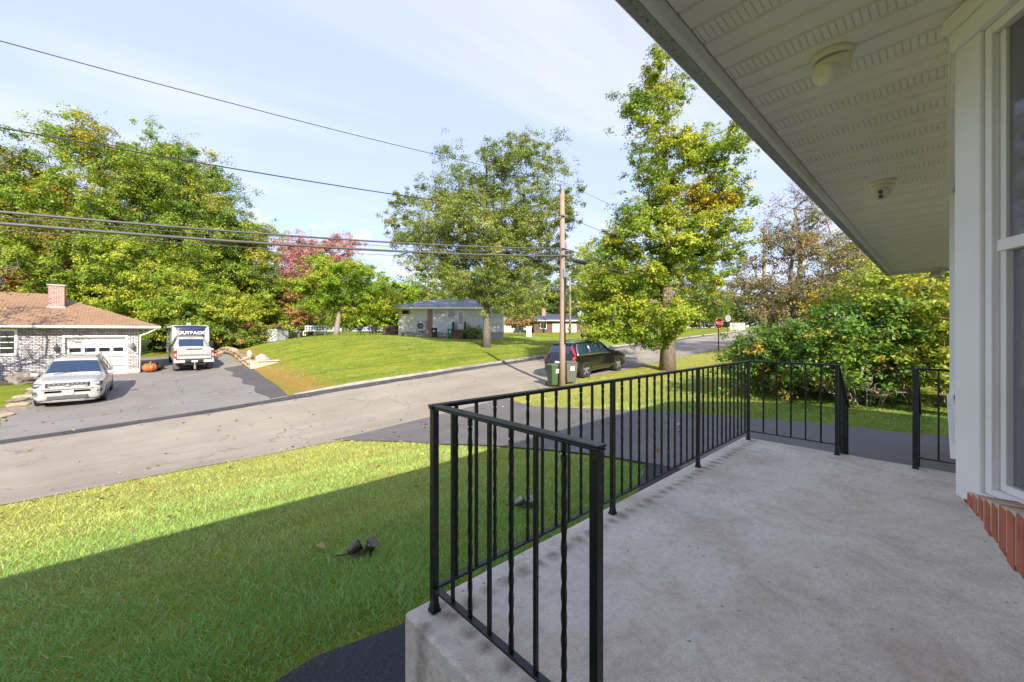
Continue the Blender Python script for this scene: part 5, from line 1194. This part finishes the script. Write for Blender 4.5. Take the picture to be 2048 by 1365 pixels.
for (a, b_, c, d_) in ((-3.02, -2.931, 0, 1.02-bz+.06), (-.469, -.38, 0, 1.02-bz+.06)): obj('door_casing', lbox(a, b_, -.02, -.002, c, d_), 'white_trim', lh)
obj('door_casing', lbox(-3.02, -.38, -.022, -.003, 1.0-bz-.03, 1.0-bz+.06), 'white_trim', lh)
win(lh, -5.75, -4.74, .12-bz, 1.32-bz, 0, 2, 4, .1)
rf = roof_obj('roof', -17, 1.1, -.6, 9.6, zE+.06, 3.67-bz, 'roof_tan', lh, .16)
ch = obj('chimney', lbox(-3.78, -3.14, 2.1, 2.75, 2.5-bz, 4.02-bz), 'chimney_brick', rf); obj('chimney_cap', lbox(-3.84, -3.08, 2.04, 2.81, 4.02-bz, 4.10-bz), 'plain_concrete', rf)
obj('chimney_flashing', lbox(-3.83, -3.09, 2.05, 2.80, 2.5-bz, 2.80-bz), 'plain_concrete', rf)
mb = MB(); mb.tube([(.95, -.62, zE-.08), (.55, -.3, zE-.35), (.2, -.05, zE-.5), (.16, -.04, .1)], .04, 8); obj('downspout', mb, 'white_trim', lh)
obj('gutter', MB().box(-17, 1.12, -.72, -.605, zE-.06, zE+.05), 'white_trim', lh, .01)
obj('pier_base', lbox(-.48, .13, -.05, -.003, -.1, .3), 'plain_concrete', lh)
for x in (-3.25, -.14):
    lp = bpy.data.objects.new('wall_lantern', None); COL.objects.link(lp); lp.parent = lh; lp.location = (x, -.02, 1.55)
    mb = MB(); mb.box(-.03, .03, 0, .018, -.05, .35); mb.tube([(0,0,.3), (0,-.1,.38), (0,-.14,.3)], .012, 6); obj('bracket', mb, 'black_plastic', lp)
    mb = MB(); mb.lathe([(.02,.28),(.09,.2),(.085,.0),(.05,-.06),(.0,-.08)], 6, 0, Matrix.Translation((0,-.14,0))); obj('lantern_body', mb, 'grey_plastic', lp)
# planting bed and stones in front of the brick wall
strip_u('planting_bed', lin(-12, -3.3, 24), 31.9, 33.8, 6, 'mulch', .02, w0=.1)
def rock(label, loc, r_, sd, mat='boulder', group=None, name='boulder'):
    rs = np.random.RandomState(sd); bm = bmesh.new(); bmesh.ops.create_icosphere(bm, subdivisions=3, radius=1); off = rs.normal(size=(6, 3))
    for v in bm.verts:
        p = np.array(v.co); k = 1+.16*math.sin(p@off[0]*2.2+1)+.12*math.sin(p@off[1]*3.1)+.07*math.sin(p@off[2]*6); v.co = Vector(p*k*np.array(r_))
    me = bpy.data.meshes.new(name); bm.to_mesh(me); bm.free(); me.materials.append(MT[mat]); o = obj(name, me, mat); o.location = loc; tag(o, label, 'rock', group); return o
rock('large brown boulder beside the white SUV', (-4.2, 32.2, tz(-4.2, 32.2)+.22), (.62,.4,.42), 1)
rock('low grey stone left of the large boulder', (-5.75, 31.9, tz(-5.75, 31.9)+.05), (.5,.3,.18), 2)
rock('small stone on the bed edge near the SUV bonnet', (-3.75, 32.7, tz(-3.75, 32.7)+.06), (.3,.22,.16), 3, 'wall_stone')
for i in range(8):
    v_ = 22.2+i*1.0; x = -3.6+.03*i-.12*math.sin(i*2.0); rock('edging stone %s along the driveway lawn edge' % ['nearest the street','second from the street','third from the street','fourth from the street','fifth from the street','sixth from the street','second from the house','nearest the house'][i], (x, v_, tz(x, v_)+.03), (.3+.06*(i % 3),.36,.12), 20+i, 'wall_stone' if i % 2 else 'boulder', 'edging stones', 'edging_stone')
# orange pumpkin and dark bags at the garage corner
pkn = thing('pumpkin', 'big orange pumpkin on the driveway by the garage corner', 'pumpkin', (.62, 33.6, tz(.62, 33.6)+.02)); mb = MB(); n = 40; vs_ = []; m = 12
for i in range(m+1):
    th = PI*i/m
    for k in range(n): a = 2*PI*k/n; r_ = .36*math.sin(th)*(1+.07*math.cos(a*10)); vs_.append((r_*math.cos(a), r_*math.sin(a), .30-.29*math.cos(th)-.05*math.exp(-((th-PI)*3)**2)))
mb.add(vs_, [(i*n+k, i*n+(k+1) % n, (i+1)*n+(k+1) % n, (i+1)*n+k) for i in range(m) for k in range(n)], 0, True); obj('flesh', mb, 'orange_clay', pkn)
mb = MB(); mb.tube([(0,0,.52), (.02,0,.62), (.07,0,.68)], [.04,.03,.028], 8); obj('stem', mb, 'pole_wood_grey', pkn)
rock('dark filled bag lying behind the pumpkin', (.75, 34.5, tz(.75, 34.5)+.28), (.5,.4,.3), 8, 'black_plastic', None, 'rubbish_bag')['category'] = 'bag'
# stone retaining wall right of the pickup
rw = thing('retaining_wall', 'low tan stone retaining wall with pale end cap beside the pickup', 'wall', (5.55, 31.3, tz(5.5, 31.3)))
stn = []
for k in range(5):
    me = rock('x x x x', (0,0,0), (1,1,1), 40+k, 'wall_stone' if k % 2 else 'wall_stone_dark'); stn.append(me.data); bpy.data.objects.remove(me)
y = 0; 
while y < 12.5:
    for r_ in range(2):
        L = rnd.uniform(.42, .75); yy = y+(.25 if r_ else 0)+rnd.uniform(-.05, .05); xx = -.03*yy
        share('stone', rnd.choice(stn), rw, (xx+rnd.uniform(-.03, .03), yy, tz(5.5, 31.3+min(yy, 12))-tz(5.5, 31.3)+.12+r_*.25), (0, 0, rnd.uniform(-.1, .1)), (.2, L*.52, .15))
    y += .62
obj('fill', MB().box(.05, .3, 0, 12.6, -.3, .38), 'wall_stone_dark', rw)
obj('end_block', MB().box(-.15, .35, -.75, -.30, -.1, .42), 'cap_stone', rw, .03); 
obj('cap', MB().box(.0, 1.5, -.8, -.3, .425, .50), 'cap_stone', rw, .02)
obj('end_return', MB().box(.36, 1.45, -.7, -.4, -.3, .42), 'cap_stone', rw, .02)
rock('white rounded stone on top of the retaining wall', (6.3, 31.9, tz(6.3, 31.9)+.25), (.40,.34,.28), 12, 'plain_concrete', None, 'garden_stone'); rock('small pointed white stone left of the rounded one', (5.9, 33.6, tz(5.9, 33.6)+.35), (.18,.18,.3), 13, 'plain_concrete', None, 'garden_stone')
# ------------------------------------------------------------------ shed, bench, patio set on the bank
FWD = math.atan2(-.6825, .7309)                       # buildings squared to the view of the street corner
def local_at(px, d, z): p = at(px, 0, d); return (float(p[0]), float(p[1]), z)
sd_ = thing('garden_shed', 'pale blue white shed with brown roof at the back of the bank', 'shed', local_at(508, 46, .15), FWD)
obj('wall', MB().box(0, 2.6, 0, 2.4, -.3, 1.75), 'shed_siding', sd_); mb = MB(); mb.prism([(-.15, 1.7), (1.2, 2.35), (2.55, 1.7), (2.55, 1.62), (-.15, 1.62)], -.15, 2.75, 'x'); obj('roof', mb, 'plank_brown', sd_)
obj('door', MB().box(.9, 1.7, -.03, -.002, 0, 1.5), 'siding_white', sd_)
bn = thing('garden_bench', 'white lattice backed bench under the trees on the bank', 'bench', local_at(606, 47, 1.02), FWD)
obj('seat', MB().box(0, 2.6, -.05, .45, .38, .43), 'white_trim', bn); obj('top_rail', MB().box(0, 2.6, .42, .48, .98, 1.06), 'white_trim', bn); obj('lower_rail', MB().box(0, 2.6, .42, .48, .50, .56), 'white_trim', bn)
for k in range(9): x = .04+k*.315; obj('slat', MB().box(x-.03, x+.03, .43, .47, .56, .98), 'white_trim', bn)
obj('middle_rail', MB().box(.01, 2.59, .435, .465, .75, .79), 'white_trim', bn)
for x in (.05, 1.3, 2.55):
    obj('leg', MB().box(x-.04, x+.04, -.02, .05, -.1, .38), 'white_trim', bn); obj('leg', MB().box(x-.04, x+.04, .40, .47, -.1, .50), 'white_trim', bn)
def chair(label, px, d, rz):
    t = thing('patio_chair', label, 'chair', local_at(px, d, 1.0), FWD+rz, 'patio chairs on the bank')
    obj('seat', MB().box(-.25, .25, -.25, .25, .40, .44), 'silver_plastic', t); obj('backrest', MB().box(-.25, .25, .22, .26, .46, .95), 'silver_plastic', t)
    for sx in (-1, 1):
        for sy in (-1, 1): obj('leg', MB().box(sx*.22-.018, sx*.22+.018, sy*.22-.018, sy*.22+.018, -.05, .40), 'silver_plastic', t)
chair('patio chair left of the grey table', 722, 46, R(60)); chair('patio chair right of the grey table', 782, 46, R(-70)); chair('patio chair in front of the grey table', 748, 45, R(180))
pt2 = thing('patio_table', 'grey patio table among chairs under the green tree', 'table', local_at(755, 46.4, 1.0), FWD); obj('top', MB().box(-.85, .85, -.5, .5, .68, .73), 'silver_plastic', pt2, .02)
for sx in (-1, 1):
    for sy in (-1, 1): obj('leg', MB().box(sx*.75-.025, sx*.75+.025, sy*.42-.025, sy*.42+.025, -.05, .68), 'silver_plastic', pt2)
# wooden fence panels behind the patio
for (px, n_, lab) in ((812, 7, 'brown board fence left of the white house'),):
    fn = thing('board_fence', lab, 'fence', local_at(px-46, 50, 1.0), FWD)
    for k in range(18): obj('board', MB().box(k*.16, k*.16+.148, 0, .02, -.1, 1.1+.02*math.sin(k*2)), 'plank_brown', fn)
    obj('rail', MB().box(0, 2.9, .021, .06, .8, .88), 'plank_brown', fn)
# ------------------------------------------------------------------ white house on the bank
wh = thing('white_house', 'small white house with grey hip roof behind the pale tree', 'house', local_at(797, 44, .72), FWD)
K = 44/805; X = lambda px: (px-797)*K
Zw = lambda y: 3.93-.72-(y-617)*K
obj('foundation', MB().box(-.02, 11.4, .03, 8, -.8, .62), 'plain_concrete', wh); obj('wall', MB().box(0, 11.38, .0, 8, .62, Zw(617)), 'siding_white', wh)
rfw = roof_obj('roof', X(772), X(1000)+1.2, -.75, 8.8, Zw(616)+.05, Zw(596)+.2, 'roof_grey', wh, .18)
win(wh, X(804), X(821), Zw(629), Zw(620.5), 0, 1, 1, .06); win(wh, X(870), X(884), Zw(629), Zw(621), 0, 2, 1, .05); win(wh, X(896.5), X(911), Zw(634), Zw(621), 0, 1, 1, .06)
for (a, b_) in ((802, 810), (829, 842), (882, 896)): win(wh, X(a), X(b_), Zw(671.5), Zw(665), .03, 2 if a > 810 else 1, 1, .04, 'basement_window')
obj('brick_panel', MB().box(X(855), X(865), -.06, -.002, -.05, Zw(618)), 'chimney_brick', wh)
dr_ = obj('door', MB().box(X(916), X(927), -.05, -.002, Zw(659), Zw(622)), 'white_trim', wh); obj('door_pane', MB().box(X(917.5), X(925.5), -.062, -.051, Zw(648), Zw(625)), 'house_glass', dr_)
obj('stoop', MB().box(X(907), X(932), -1.3, -.052, -.3, Zw(660)), 'plank_brown', wh)
for k in range(3): obj('stoop_step', MB().box(X(907)+.1, X(932)-.1, -1.3-.3*(k+1), -1.3-.3*k-.001, -.3, Zw(660)-.2*(k+1)), 'plank_brown', wh)
for x in (X(907.5), X(931)): obj('stoop_rail', MB().box(x, x+.05, -1.25, -.06, Zw(660), Zw(660)+.85), 'sign_steel', wh)
ac = thing('heat_pump', 'white heat pump unit with round fan on the white house wall', 'heat pump', local_at(833, 43.5, .72), FWD)
obj('case', MB().box(0, 1.0, 0, .35, Zw(662), Zw(643)), 'trailer_white', ac, .03); mb = MB(); cx, cz = .42, (Zw(662)+Zw(643))/2; mb.lathe([(.33, 0), (.33, .02), (.0, .02)], 26, 0, Matrix.Translation((cx, -.001, cz))@Matrix.Rotation(R(90), 4, 'X')); fg = obj('fan_grille', mb, 'grey_plastic', ac)
mb = MB(); mb.lathe([(.08, 0), (.08, .01), (0, .01)], 14, 0, Matrix.Translation((cx, -.022, cz))@Matrix.Rotation(R(90), 4, 'X')); obj('hub', mb, 'silver_plastic', fg)
for x in (.15, .8): obj('bracket', MB().box(x, x+.05, 0, .34, Zw(662)-.12, Zw(662)-.001), 'galvanised', ac)
_q = local_at(869, 42.6, .72); b3 = bin_('black bin standing against the white house', _q[0], _q[1], FWD, ['black_plastic', 'black_plastic']); b3['group'] = 'bins at the white house'
pm('bin_teal', (.02,.16,.11), None, 5, .5); _q = local_at(901, 42.6, .72); b4 = bin_('teal green bin beside the brown stoop', _q[0], _q[1], FWD, ['bin_teal', 'bin_teal']); b4['group'] = 'bins at the white house'
tree('foundation_shrub', 'low green shrub by the stoop of the white house', local_at(945, 43, tz(*at(945, 0, 43))), [(0,0,.8,1.1,.8,.6,1)], .03, .6, GD, 3500, .13, .3, 30, 201, 'bark_grey', cat='shrub', stems=4) if 'tree' in globals() else None
# ------------------------------------------------------------------ navy roofed house far up the street
nh = thing('navy_roof_house', 'distant brick house with navy roof and white garage door', 'house', local_at(1068, 72, 1.55), FWD); K2 = 72/805
obj('wall', MB().box(0, 10.5, 0, 8, -1, 1.9), 'far_brick', nh); roof_obj('roof', -2.6, 11.2, -.8, 9, 2.0, 3.35, 'roof_navy', nh, .2)
obj('chimney', MB().box(1.6, 2.3, 2.5, 3.2, 2.5, 4.3), 'chimney_brick', nh)
obj('garage_door', MB().box(3.3, 7.6, -.05, -.002, -.2, 1.45), 'garage_door_white', nh)
win(nh, 1.2, 2.2, .5, 1.5, 0, 2, 1, .07)
h2 = thing('pale_house', 'pale far house behind the small orange tree', 'house', local_at(985, 78, 1.5), FWD); obj('wall', MB().box(0, 6.0, 0, 6, -1, 2.3), 'siding_grey', h2); roof_obj('roof', -.5, 6.5, -.6, 6.6, 2.4, 3.5, 'roof_grey', h2, .2); win(h2, 1, 2, .6, 1.6, 0, 2, 1, .07); win(h2, 3.6, 4.6, .6, 1.6, 0, 2, 1, .07)
gp_ = thing('gate_pillar', 'white square pillar standing on the far lawn', 'pillar', local_at(1053, 52, tz(*at(1053, 0, 52))), FWD); obj('shaft', MB().box(0, .62, 0, .62, -.2, 1.25), 'white_trim', gp_); obj('cap', MB().box(-.06, .68, -.06, .68, 1.25, 1.36), 'white_trim', gp_, .03)
obj_ = thing('lawn_ornament', 'small dark globe ornament on the far lawn', 'ornament', local_at(1165, 46, tz(*at(1165, 0, 46)))); mb = MB(); mb.lathe([(.16,0),(.1,.1),(.07,.2),(.2,.35),(.24,.5),(.16,.66),(0,.72)], 16); obj('globe', mb, 'black_plastic', obj_)
tree('orange_shrub_tree', 'small rounded orange tree beside the white pillar', local_at(1040, 56, tz(*at(1040, 0, 56))), [(0,0,2.0,2.3,2.0,.8,1)], .12, 1.6, PEACH, 5000, .2, .45, 40, 211, 'bark_grey') if 'tree' in globals() else None
# white fence and a parked car beyond the stop sign
wf_ = thing('picket_fence', 'white picket fence on the rise beyond the stop sign', 'fence', local_at(1460, 62, tz(*at(1460, 0, 62))-.1), FWD)
for k in range(12): obj('picket', MB().box(k*.2, k*.2+.11, 0, .03, 0, 1.3), 'siding_grey', wf_)
obj('rail', MB().box(0, 2.4, .031, .08, .3, .4), 'siding_grey', wf_); obj('rail', MB().box(0, 2.4, .031, .08, 1.0, 1.08), 'siding_grey', wf_)
hd = ground_at(1478, 56) if 'ground_at' in globals() else (0, 0, 0)
s3 = dup(s1, None, None, None, 'white car mostly hidden behind the hedge foliage'); place(s3, 33.5, 5.2, R(100), 2.87)
# neighbour house on the right, mostly hidden
rh = thing('neighbour_house', 'brown roofed neighbour house glimpsed past the far roof corner', 'house', (19.2, -6.5, tz(19.2, 0))); gz = tz(19.2, 0)
obj('wall', MB().box(0, 9, 0, 6.3, -.4, 3.15-gz), 'far_brick', rh); roof_obj('roof', -.8, 9.8, -.7, 7.4, 3.3-gz, 5.0-gz, 'roof_brown', rh, .16)
obj('gutter', MB().box(-.92, -.81, -.7, 7.45, 3.14-gz, 3.28-gz), 'white_trim', rh)
mb = MB(); mb.box(-.05, -.002, 4.6, 5.6, 2.0-gz, 2.8-gz); obj('window', mb, 'white_trim', rh)
sp_ = thing('stone_pillar', 'tan block pillar at the end of the hedge near the house', 'pillar', (12.9, -.35, tz(12.9, -.35))); 
for k in range(5): obj('block', MB().box(-.22, .22, -.22, .22, k*.19, k*.19+.182), 'wall_stone' if k % 2 else 'boulder', sp_, .012)
# ------------------------------------------------------------------ distant wood that reads as one mass
def far_wood():
    rs = np.random.RandomState(5); P = []; C_ = []; S_ = []
    pal = np.array([(.10,.16,.03), (.15,.2,.035), (.2,.21,.04), (.24,.15,.05), (.08,.13,.03)])
    for k in range(150):
        px = rs.uniform(-250, 1950); d = rs.uniform(100, 150)
        if abs(px) > 4000: continue
        c = at(px, 0, d); z = tz(float(np.clip(c[0], -150, 150)), float(np.clip(c[1], -150, 150))); h = rs.uniform(8, 13.5); r_ = rs.uniform(3.5, 6.0)
        n = 420; dd = unit(rs.normal(size=(n, 3))); rr = rs.uniform(.3, 1, n)**.5
        p = np.c_[c[0]+dd[:, 0]*rr*r_, c[1]+dd[:, 1]*rr*r_, z+h*.5+dd[:, 2]*rr*h*.5]; P.append(p); base = pal[rs.choice(5, p=[.3,.3,.2,.08,.12])]
        C_.append(base*(1+rs.normal(size=(n, 1))*.2)); S_.append(rs.uniform(.9, 1.6, n))
    P = np.concatenate(P); C_ = np.clip(np.concatenate(C_), .01, .8); S_ = np.concatenate(S_); N_ = unit(rs.normal(size=P.shape)+np.array([0, 0, .8]))
    o = obj('distant_wood', leaf_mesh('distant_wood', P, N_, S_, C_, rs), None, None, 0, 'stuff'); o['label'] = 'mass of far autumn woodland along the horizon'; o['category'] = 'wood'
far_wood()
# ------------------------------------------------------------------ grass blades on the lawns near the camera
def on_lawn(u, v):
    k = np.clip((v-8)/4.1, 0, 2); a = 5.16-1.0*k**2.2; b = 10.0+.95*k**2.4
    ok = (v < 11.86) & ~((u > a-.03) & (u < b+.03)) & ~((v < 2.2+.35*np.clip(u-3.6, 0, 9)**1.5) & (u < 5.3)) & ~((u < 10) & (v < 1.7))
    return ok
def field(u, v, s, seed):
    rs = np.random.RandomState(seed); r = 0
    for k in range(6): a = rs.uniform(0, 2*PI); f = s*rs.uniform(.5, 2.0); r = r+np.sin((u*math.cos(a)+v*math.sin(a))*f+rs.uniform(0, 6))
    return r/3.5
def grass():
    rs = np.random.RandomState(12); U_ = []; V_ = []
    for (r0, r1, dens) in ((1.6, 3.2, 7500), (3.2, 4.5, 5600), (4.5, 6.5, 3200), (6.5, 9, 1700), (9, 13, 800), (13, 20, 250), (20, 32, 80)):
        a0, a1 = R(-24), R(128); n = int(dens*(r1*r1-r0*r0)*(a1-a0)/2)
        r = np.sqrt(rs.uniform(r0*r0, r1*r1, n)); a = rs.uniform(a0, a1, n); u = r*np.cos(a); v = r*np.sin(a)
        d = .6825*u+.7309*v; l = .7309*u-.6825*v; ok = on_lawn(u, v) & (d > .5) & (l/d > -2.6) & (l/d < 1.36); U_.append(u[ok]); V_.append(v[ok])
    n = 32000; u = rs.uniform(5.8, 38, n); v = 19.65+rs.uniform(0, 1, n)**1.4*19; ok = ~((u < 7.2) & (v > 31)); U_.append(u[ok]); V_.append(v[ok])
    u = np.concatenate(U_); v = np.concatenate(V_); n = len(u); z = TZ(u, v); r = np.hypot(u, v)
    cl = field(u, v, 4.0, 1); big = field(u, v, .9, 2); mow = field(u*.15, v*1.0, 5.0, 3)
    h = (.034+.011*cl+.010*rs.normal(size=n)).clip(.012, .075)*(1+r*.01); w = (.0031+.00052*r)*rs.uniform(.7, 1.3, n)
    a = rs.uniform(0, 2*PI, n); lean = rs.uniform(.4, 1.7, n)*h; la = rs.uniform(0, 2*PI, n)+.8*mow
    wx, wy = np.cos(a)*w/2, np.sin(a)*w/2
    A = np.c_[u-wx, v-wy, z-.004]; B = np.c_[u+wx, v+wy, z-.004]; T = np.c_[u+np.cos(la)*lean, v+np.sin(la)*lean, z+h]
    Vt = np.stack([A, B, T], 1).reshape(-1, 3).astype(np.float32)
    me = bpy.data.meshes.new('grass'); me.vertices.add(3*n); me.vertices.foreach_set('co', Vt.ravel()); me.loops.add(3*n); me.loops.foreach_set('vertex_index', np.arange(3*n, dtype=np.int32))
    me.polygons.add(n); me.polygons.foreach_set('loop_start', np.arange(0, 3*n, 3, dtype=np.int32)); me.polygons.foreach_set('loop_total', np.full(n, 3, np.int32)); me.update(calc_edges=True)
    g1, g2, y1, st = np.array([.18,.41,.085]), np.array([.31,.52,.13]), np.array([.56,.55,.14]), np.array([.62,.56,.34])
    f = np.clip(.5+.35*big+.3*cl+.25*rs.normal(size=n), 0, 1)[:, None]; c = g1*(1-f)+g2*f; yel = np.clip(np.where(v > 15, .25, (v-2.5)/7)+.3*big+.2*mow+.25*rs.normal(size=n), 0, 1)[:, None]*.75; c = c*(1-yel)+y1*yel  # blades greener near the house, yellower outwards: dryness and sunlight both painted in
    s_ = (rs.uniform(size=n) < .05+.07*np.clip(-cl, 0, 1)); c[s_] = st*rs.uniform(.6, 1.1, s_.sum())[:, None]
    c = c*(1+.15*rs.normal(size=(n, 1))); cc = np.ones((n, 3, 4), np.float32); cc[:, :, :3] = np.clip(c, .01, .8)[:, None, :]
    ca = me.color_attributes.new('Col', 'FLOAT_COLOR', 'POINT'); ca.data.foreach_set('color', cc.ravel()); me.materials.append(MT['grass_blade'])
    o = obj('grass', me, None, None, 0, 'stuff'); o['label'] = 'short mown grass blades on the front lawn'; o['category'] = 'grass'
grass()
def fallen():
    rs = np.random.RandomState(8); n = 900; U_ = rs.uniform(-9, 30, n); V_ = rs.uniform(2.3, 19, n); k = rs.uniform(size=n)
    m = n//3; V_[:m] = rs.normal(10.8, 1.0, m); V_[m:m+120] = rs.normal(18.7, .35, 120); U_[m+120:m+240] = rs.uniform(-4, 5, 120); V_[m+120:m+240] = rs.uniform(19.5, 33, 120)
    near = (U_ > .7) & (U_ < 5.4) & (V_ < 1.7); U_ = U_[~near]; V_ = V_[~near]; n = len(U_); z = TZ(U_, V_)+.05; road_ = ((V_ > 11.9) & (V_ < 19.2)) | ((U_ > 5) & (U_ < 10) & (V_ < 12)) | (V_ > 19.3); z[road_] -= .012
    P = np.c_[U_, V_, z]; N_ = unit(np.c_[rs.normal(size=(n, 2))*.35, np.ones(n)]); pal = np.array([(.30,.16,.06), (.42,.28,.12), (.22,.10,.05), (.5,.36,.16), (.35,.12,.04)])
    c = pal[rs.choice(5, n)]*(1+.2*rs.normal(size=(n, 1))); o = obj('fallen_leaves', leaf_mesh('fallen_leaves', P, N_, rs.uniform(.05, .11, n), np.clip(c, .02, .8), rs, 'dry_leaf', .75, .5, False), None, None, 0, 'stuff'); o['label'] = 'scattered dry leaves on the lawn and road'; o['category'] = 'leaves'
fallen()
for i, (u_, v_, lab) in enumerate(((.95, 2.95, 'reddish fallen leaf on the shaded lawn near the walkway'), (1.75, 2.0, 'pale fallen leaf on the black walkway'), (-.2, 3.1, 'grey curled leaf on the shaded lawn'), (1.55, 3.7, 'brown curled leaf left of the bronze lawn light'))):
    pass
# ------------------------------------------------------------------ bronze lawn spotlights
def lawn_light(label, u_, v_, rz, mat):
    t = thing('lawn_spotlight', label, 'lamp', (u_, v_, tz(u_, v_)+.01), rz, 'low lamps in the lawn')
    mb = MB(); mb.tube([(0,0,-.1), (0,0,.05)], .012, 8); mb.box(-.05, .05, -.04, .04, .0, .018); obj('stake', mb, 'dark_bronze', t)
    for k, (x, tilt, az) in enumerate(((-.085, 62, 25), (.075, 28, -35))):
        M = Matrix.Translation((x, 0, .055))@Matrix.Rotation(R(az), 4, 'Z')@Matrix.Rotation(R(tilt), 4, 'Y')
        mb = MB(); mb.lathe([(.022,-.05),(.036,-.045),(.042,-.01),(.052,.05),(.056,.075),(.050,.075),(.046,.055),(0,.05)], 22, 0, M); hd_ = obj('lamp_head', mb, mat, t)
        mb = MB(); mb.lathe([(.046,.058),(.02,.063),(0,.064)], 20, 0, M); obj('lens', mb, 'lamp_lens', hd_)
        mb = MB(); mb.prism([(-.058,-.03),(.058,-.03),(.058,.06),(-.058,.06)], .076, .083, 'z'); mb.v = [tuple(M@Vector(p)) for p in mb.v]; obj('visor', mb, mat, hd_, .004)
    mb = MB(); mb.box(-.09, .08, -.01, .01, .018, .05); obj('crossbar', mb, 'dark_bronze', t)
    t.scale = (.85,)*3
    mb = MB(); mb.tube([(-.05,-.02,.02), (-.16,-.05,.03), (-.24,-.03,.01)], .006, 6); obj('cable', mb, 'cable_black', t)
pm('bronze_sky_sheen', (.30,.27,.24), (.18,.16,.14), 30, .3, .7)  # bronze made paler to paint in the sky's reflection

lawn_light('dark bronze twin spotlight lying low on the shaded lawn', 1.37, 3.30, R(-38), 'dark_bronze')
lawn_light('bronze twin spotlight with pale painted sky sheen on the lawn seen through the railing', 2.95, 2.96, R(-60), 'bronze_sky_sheen')
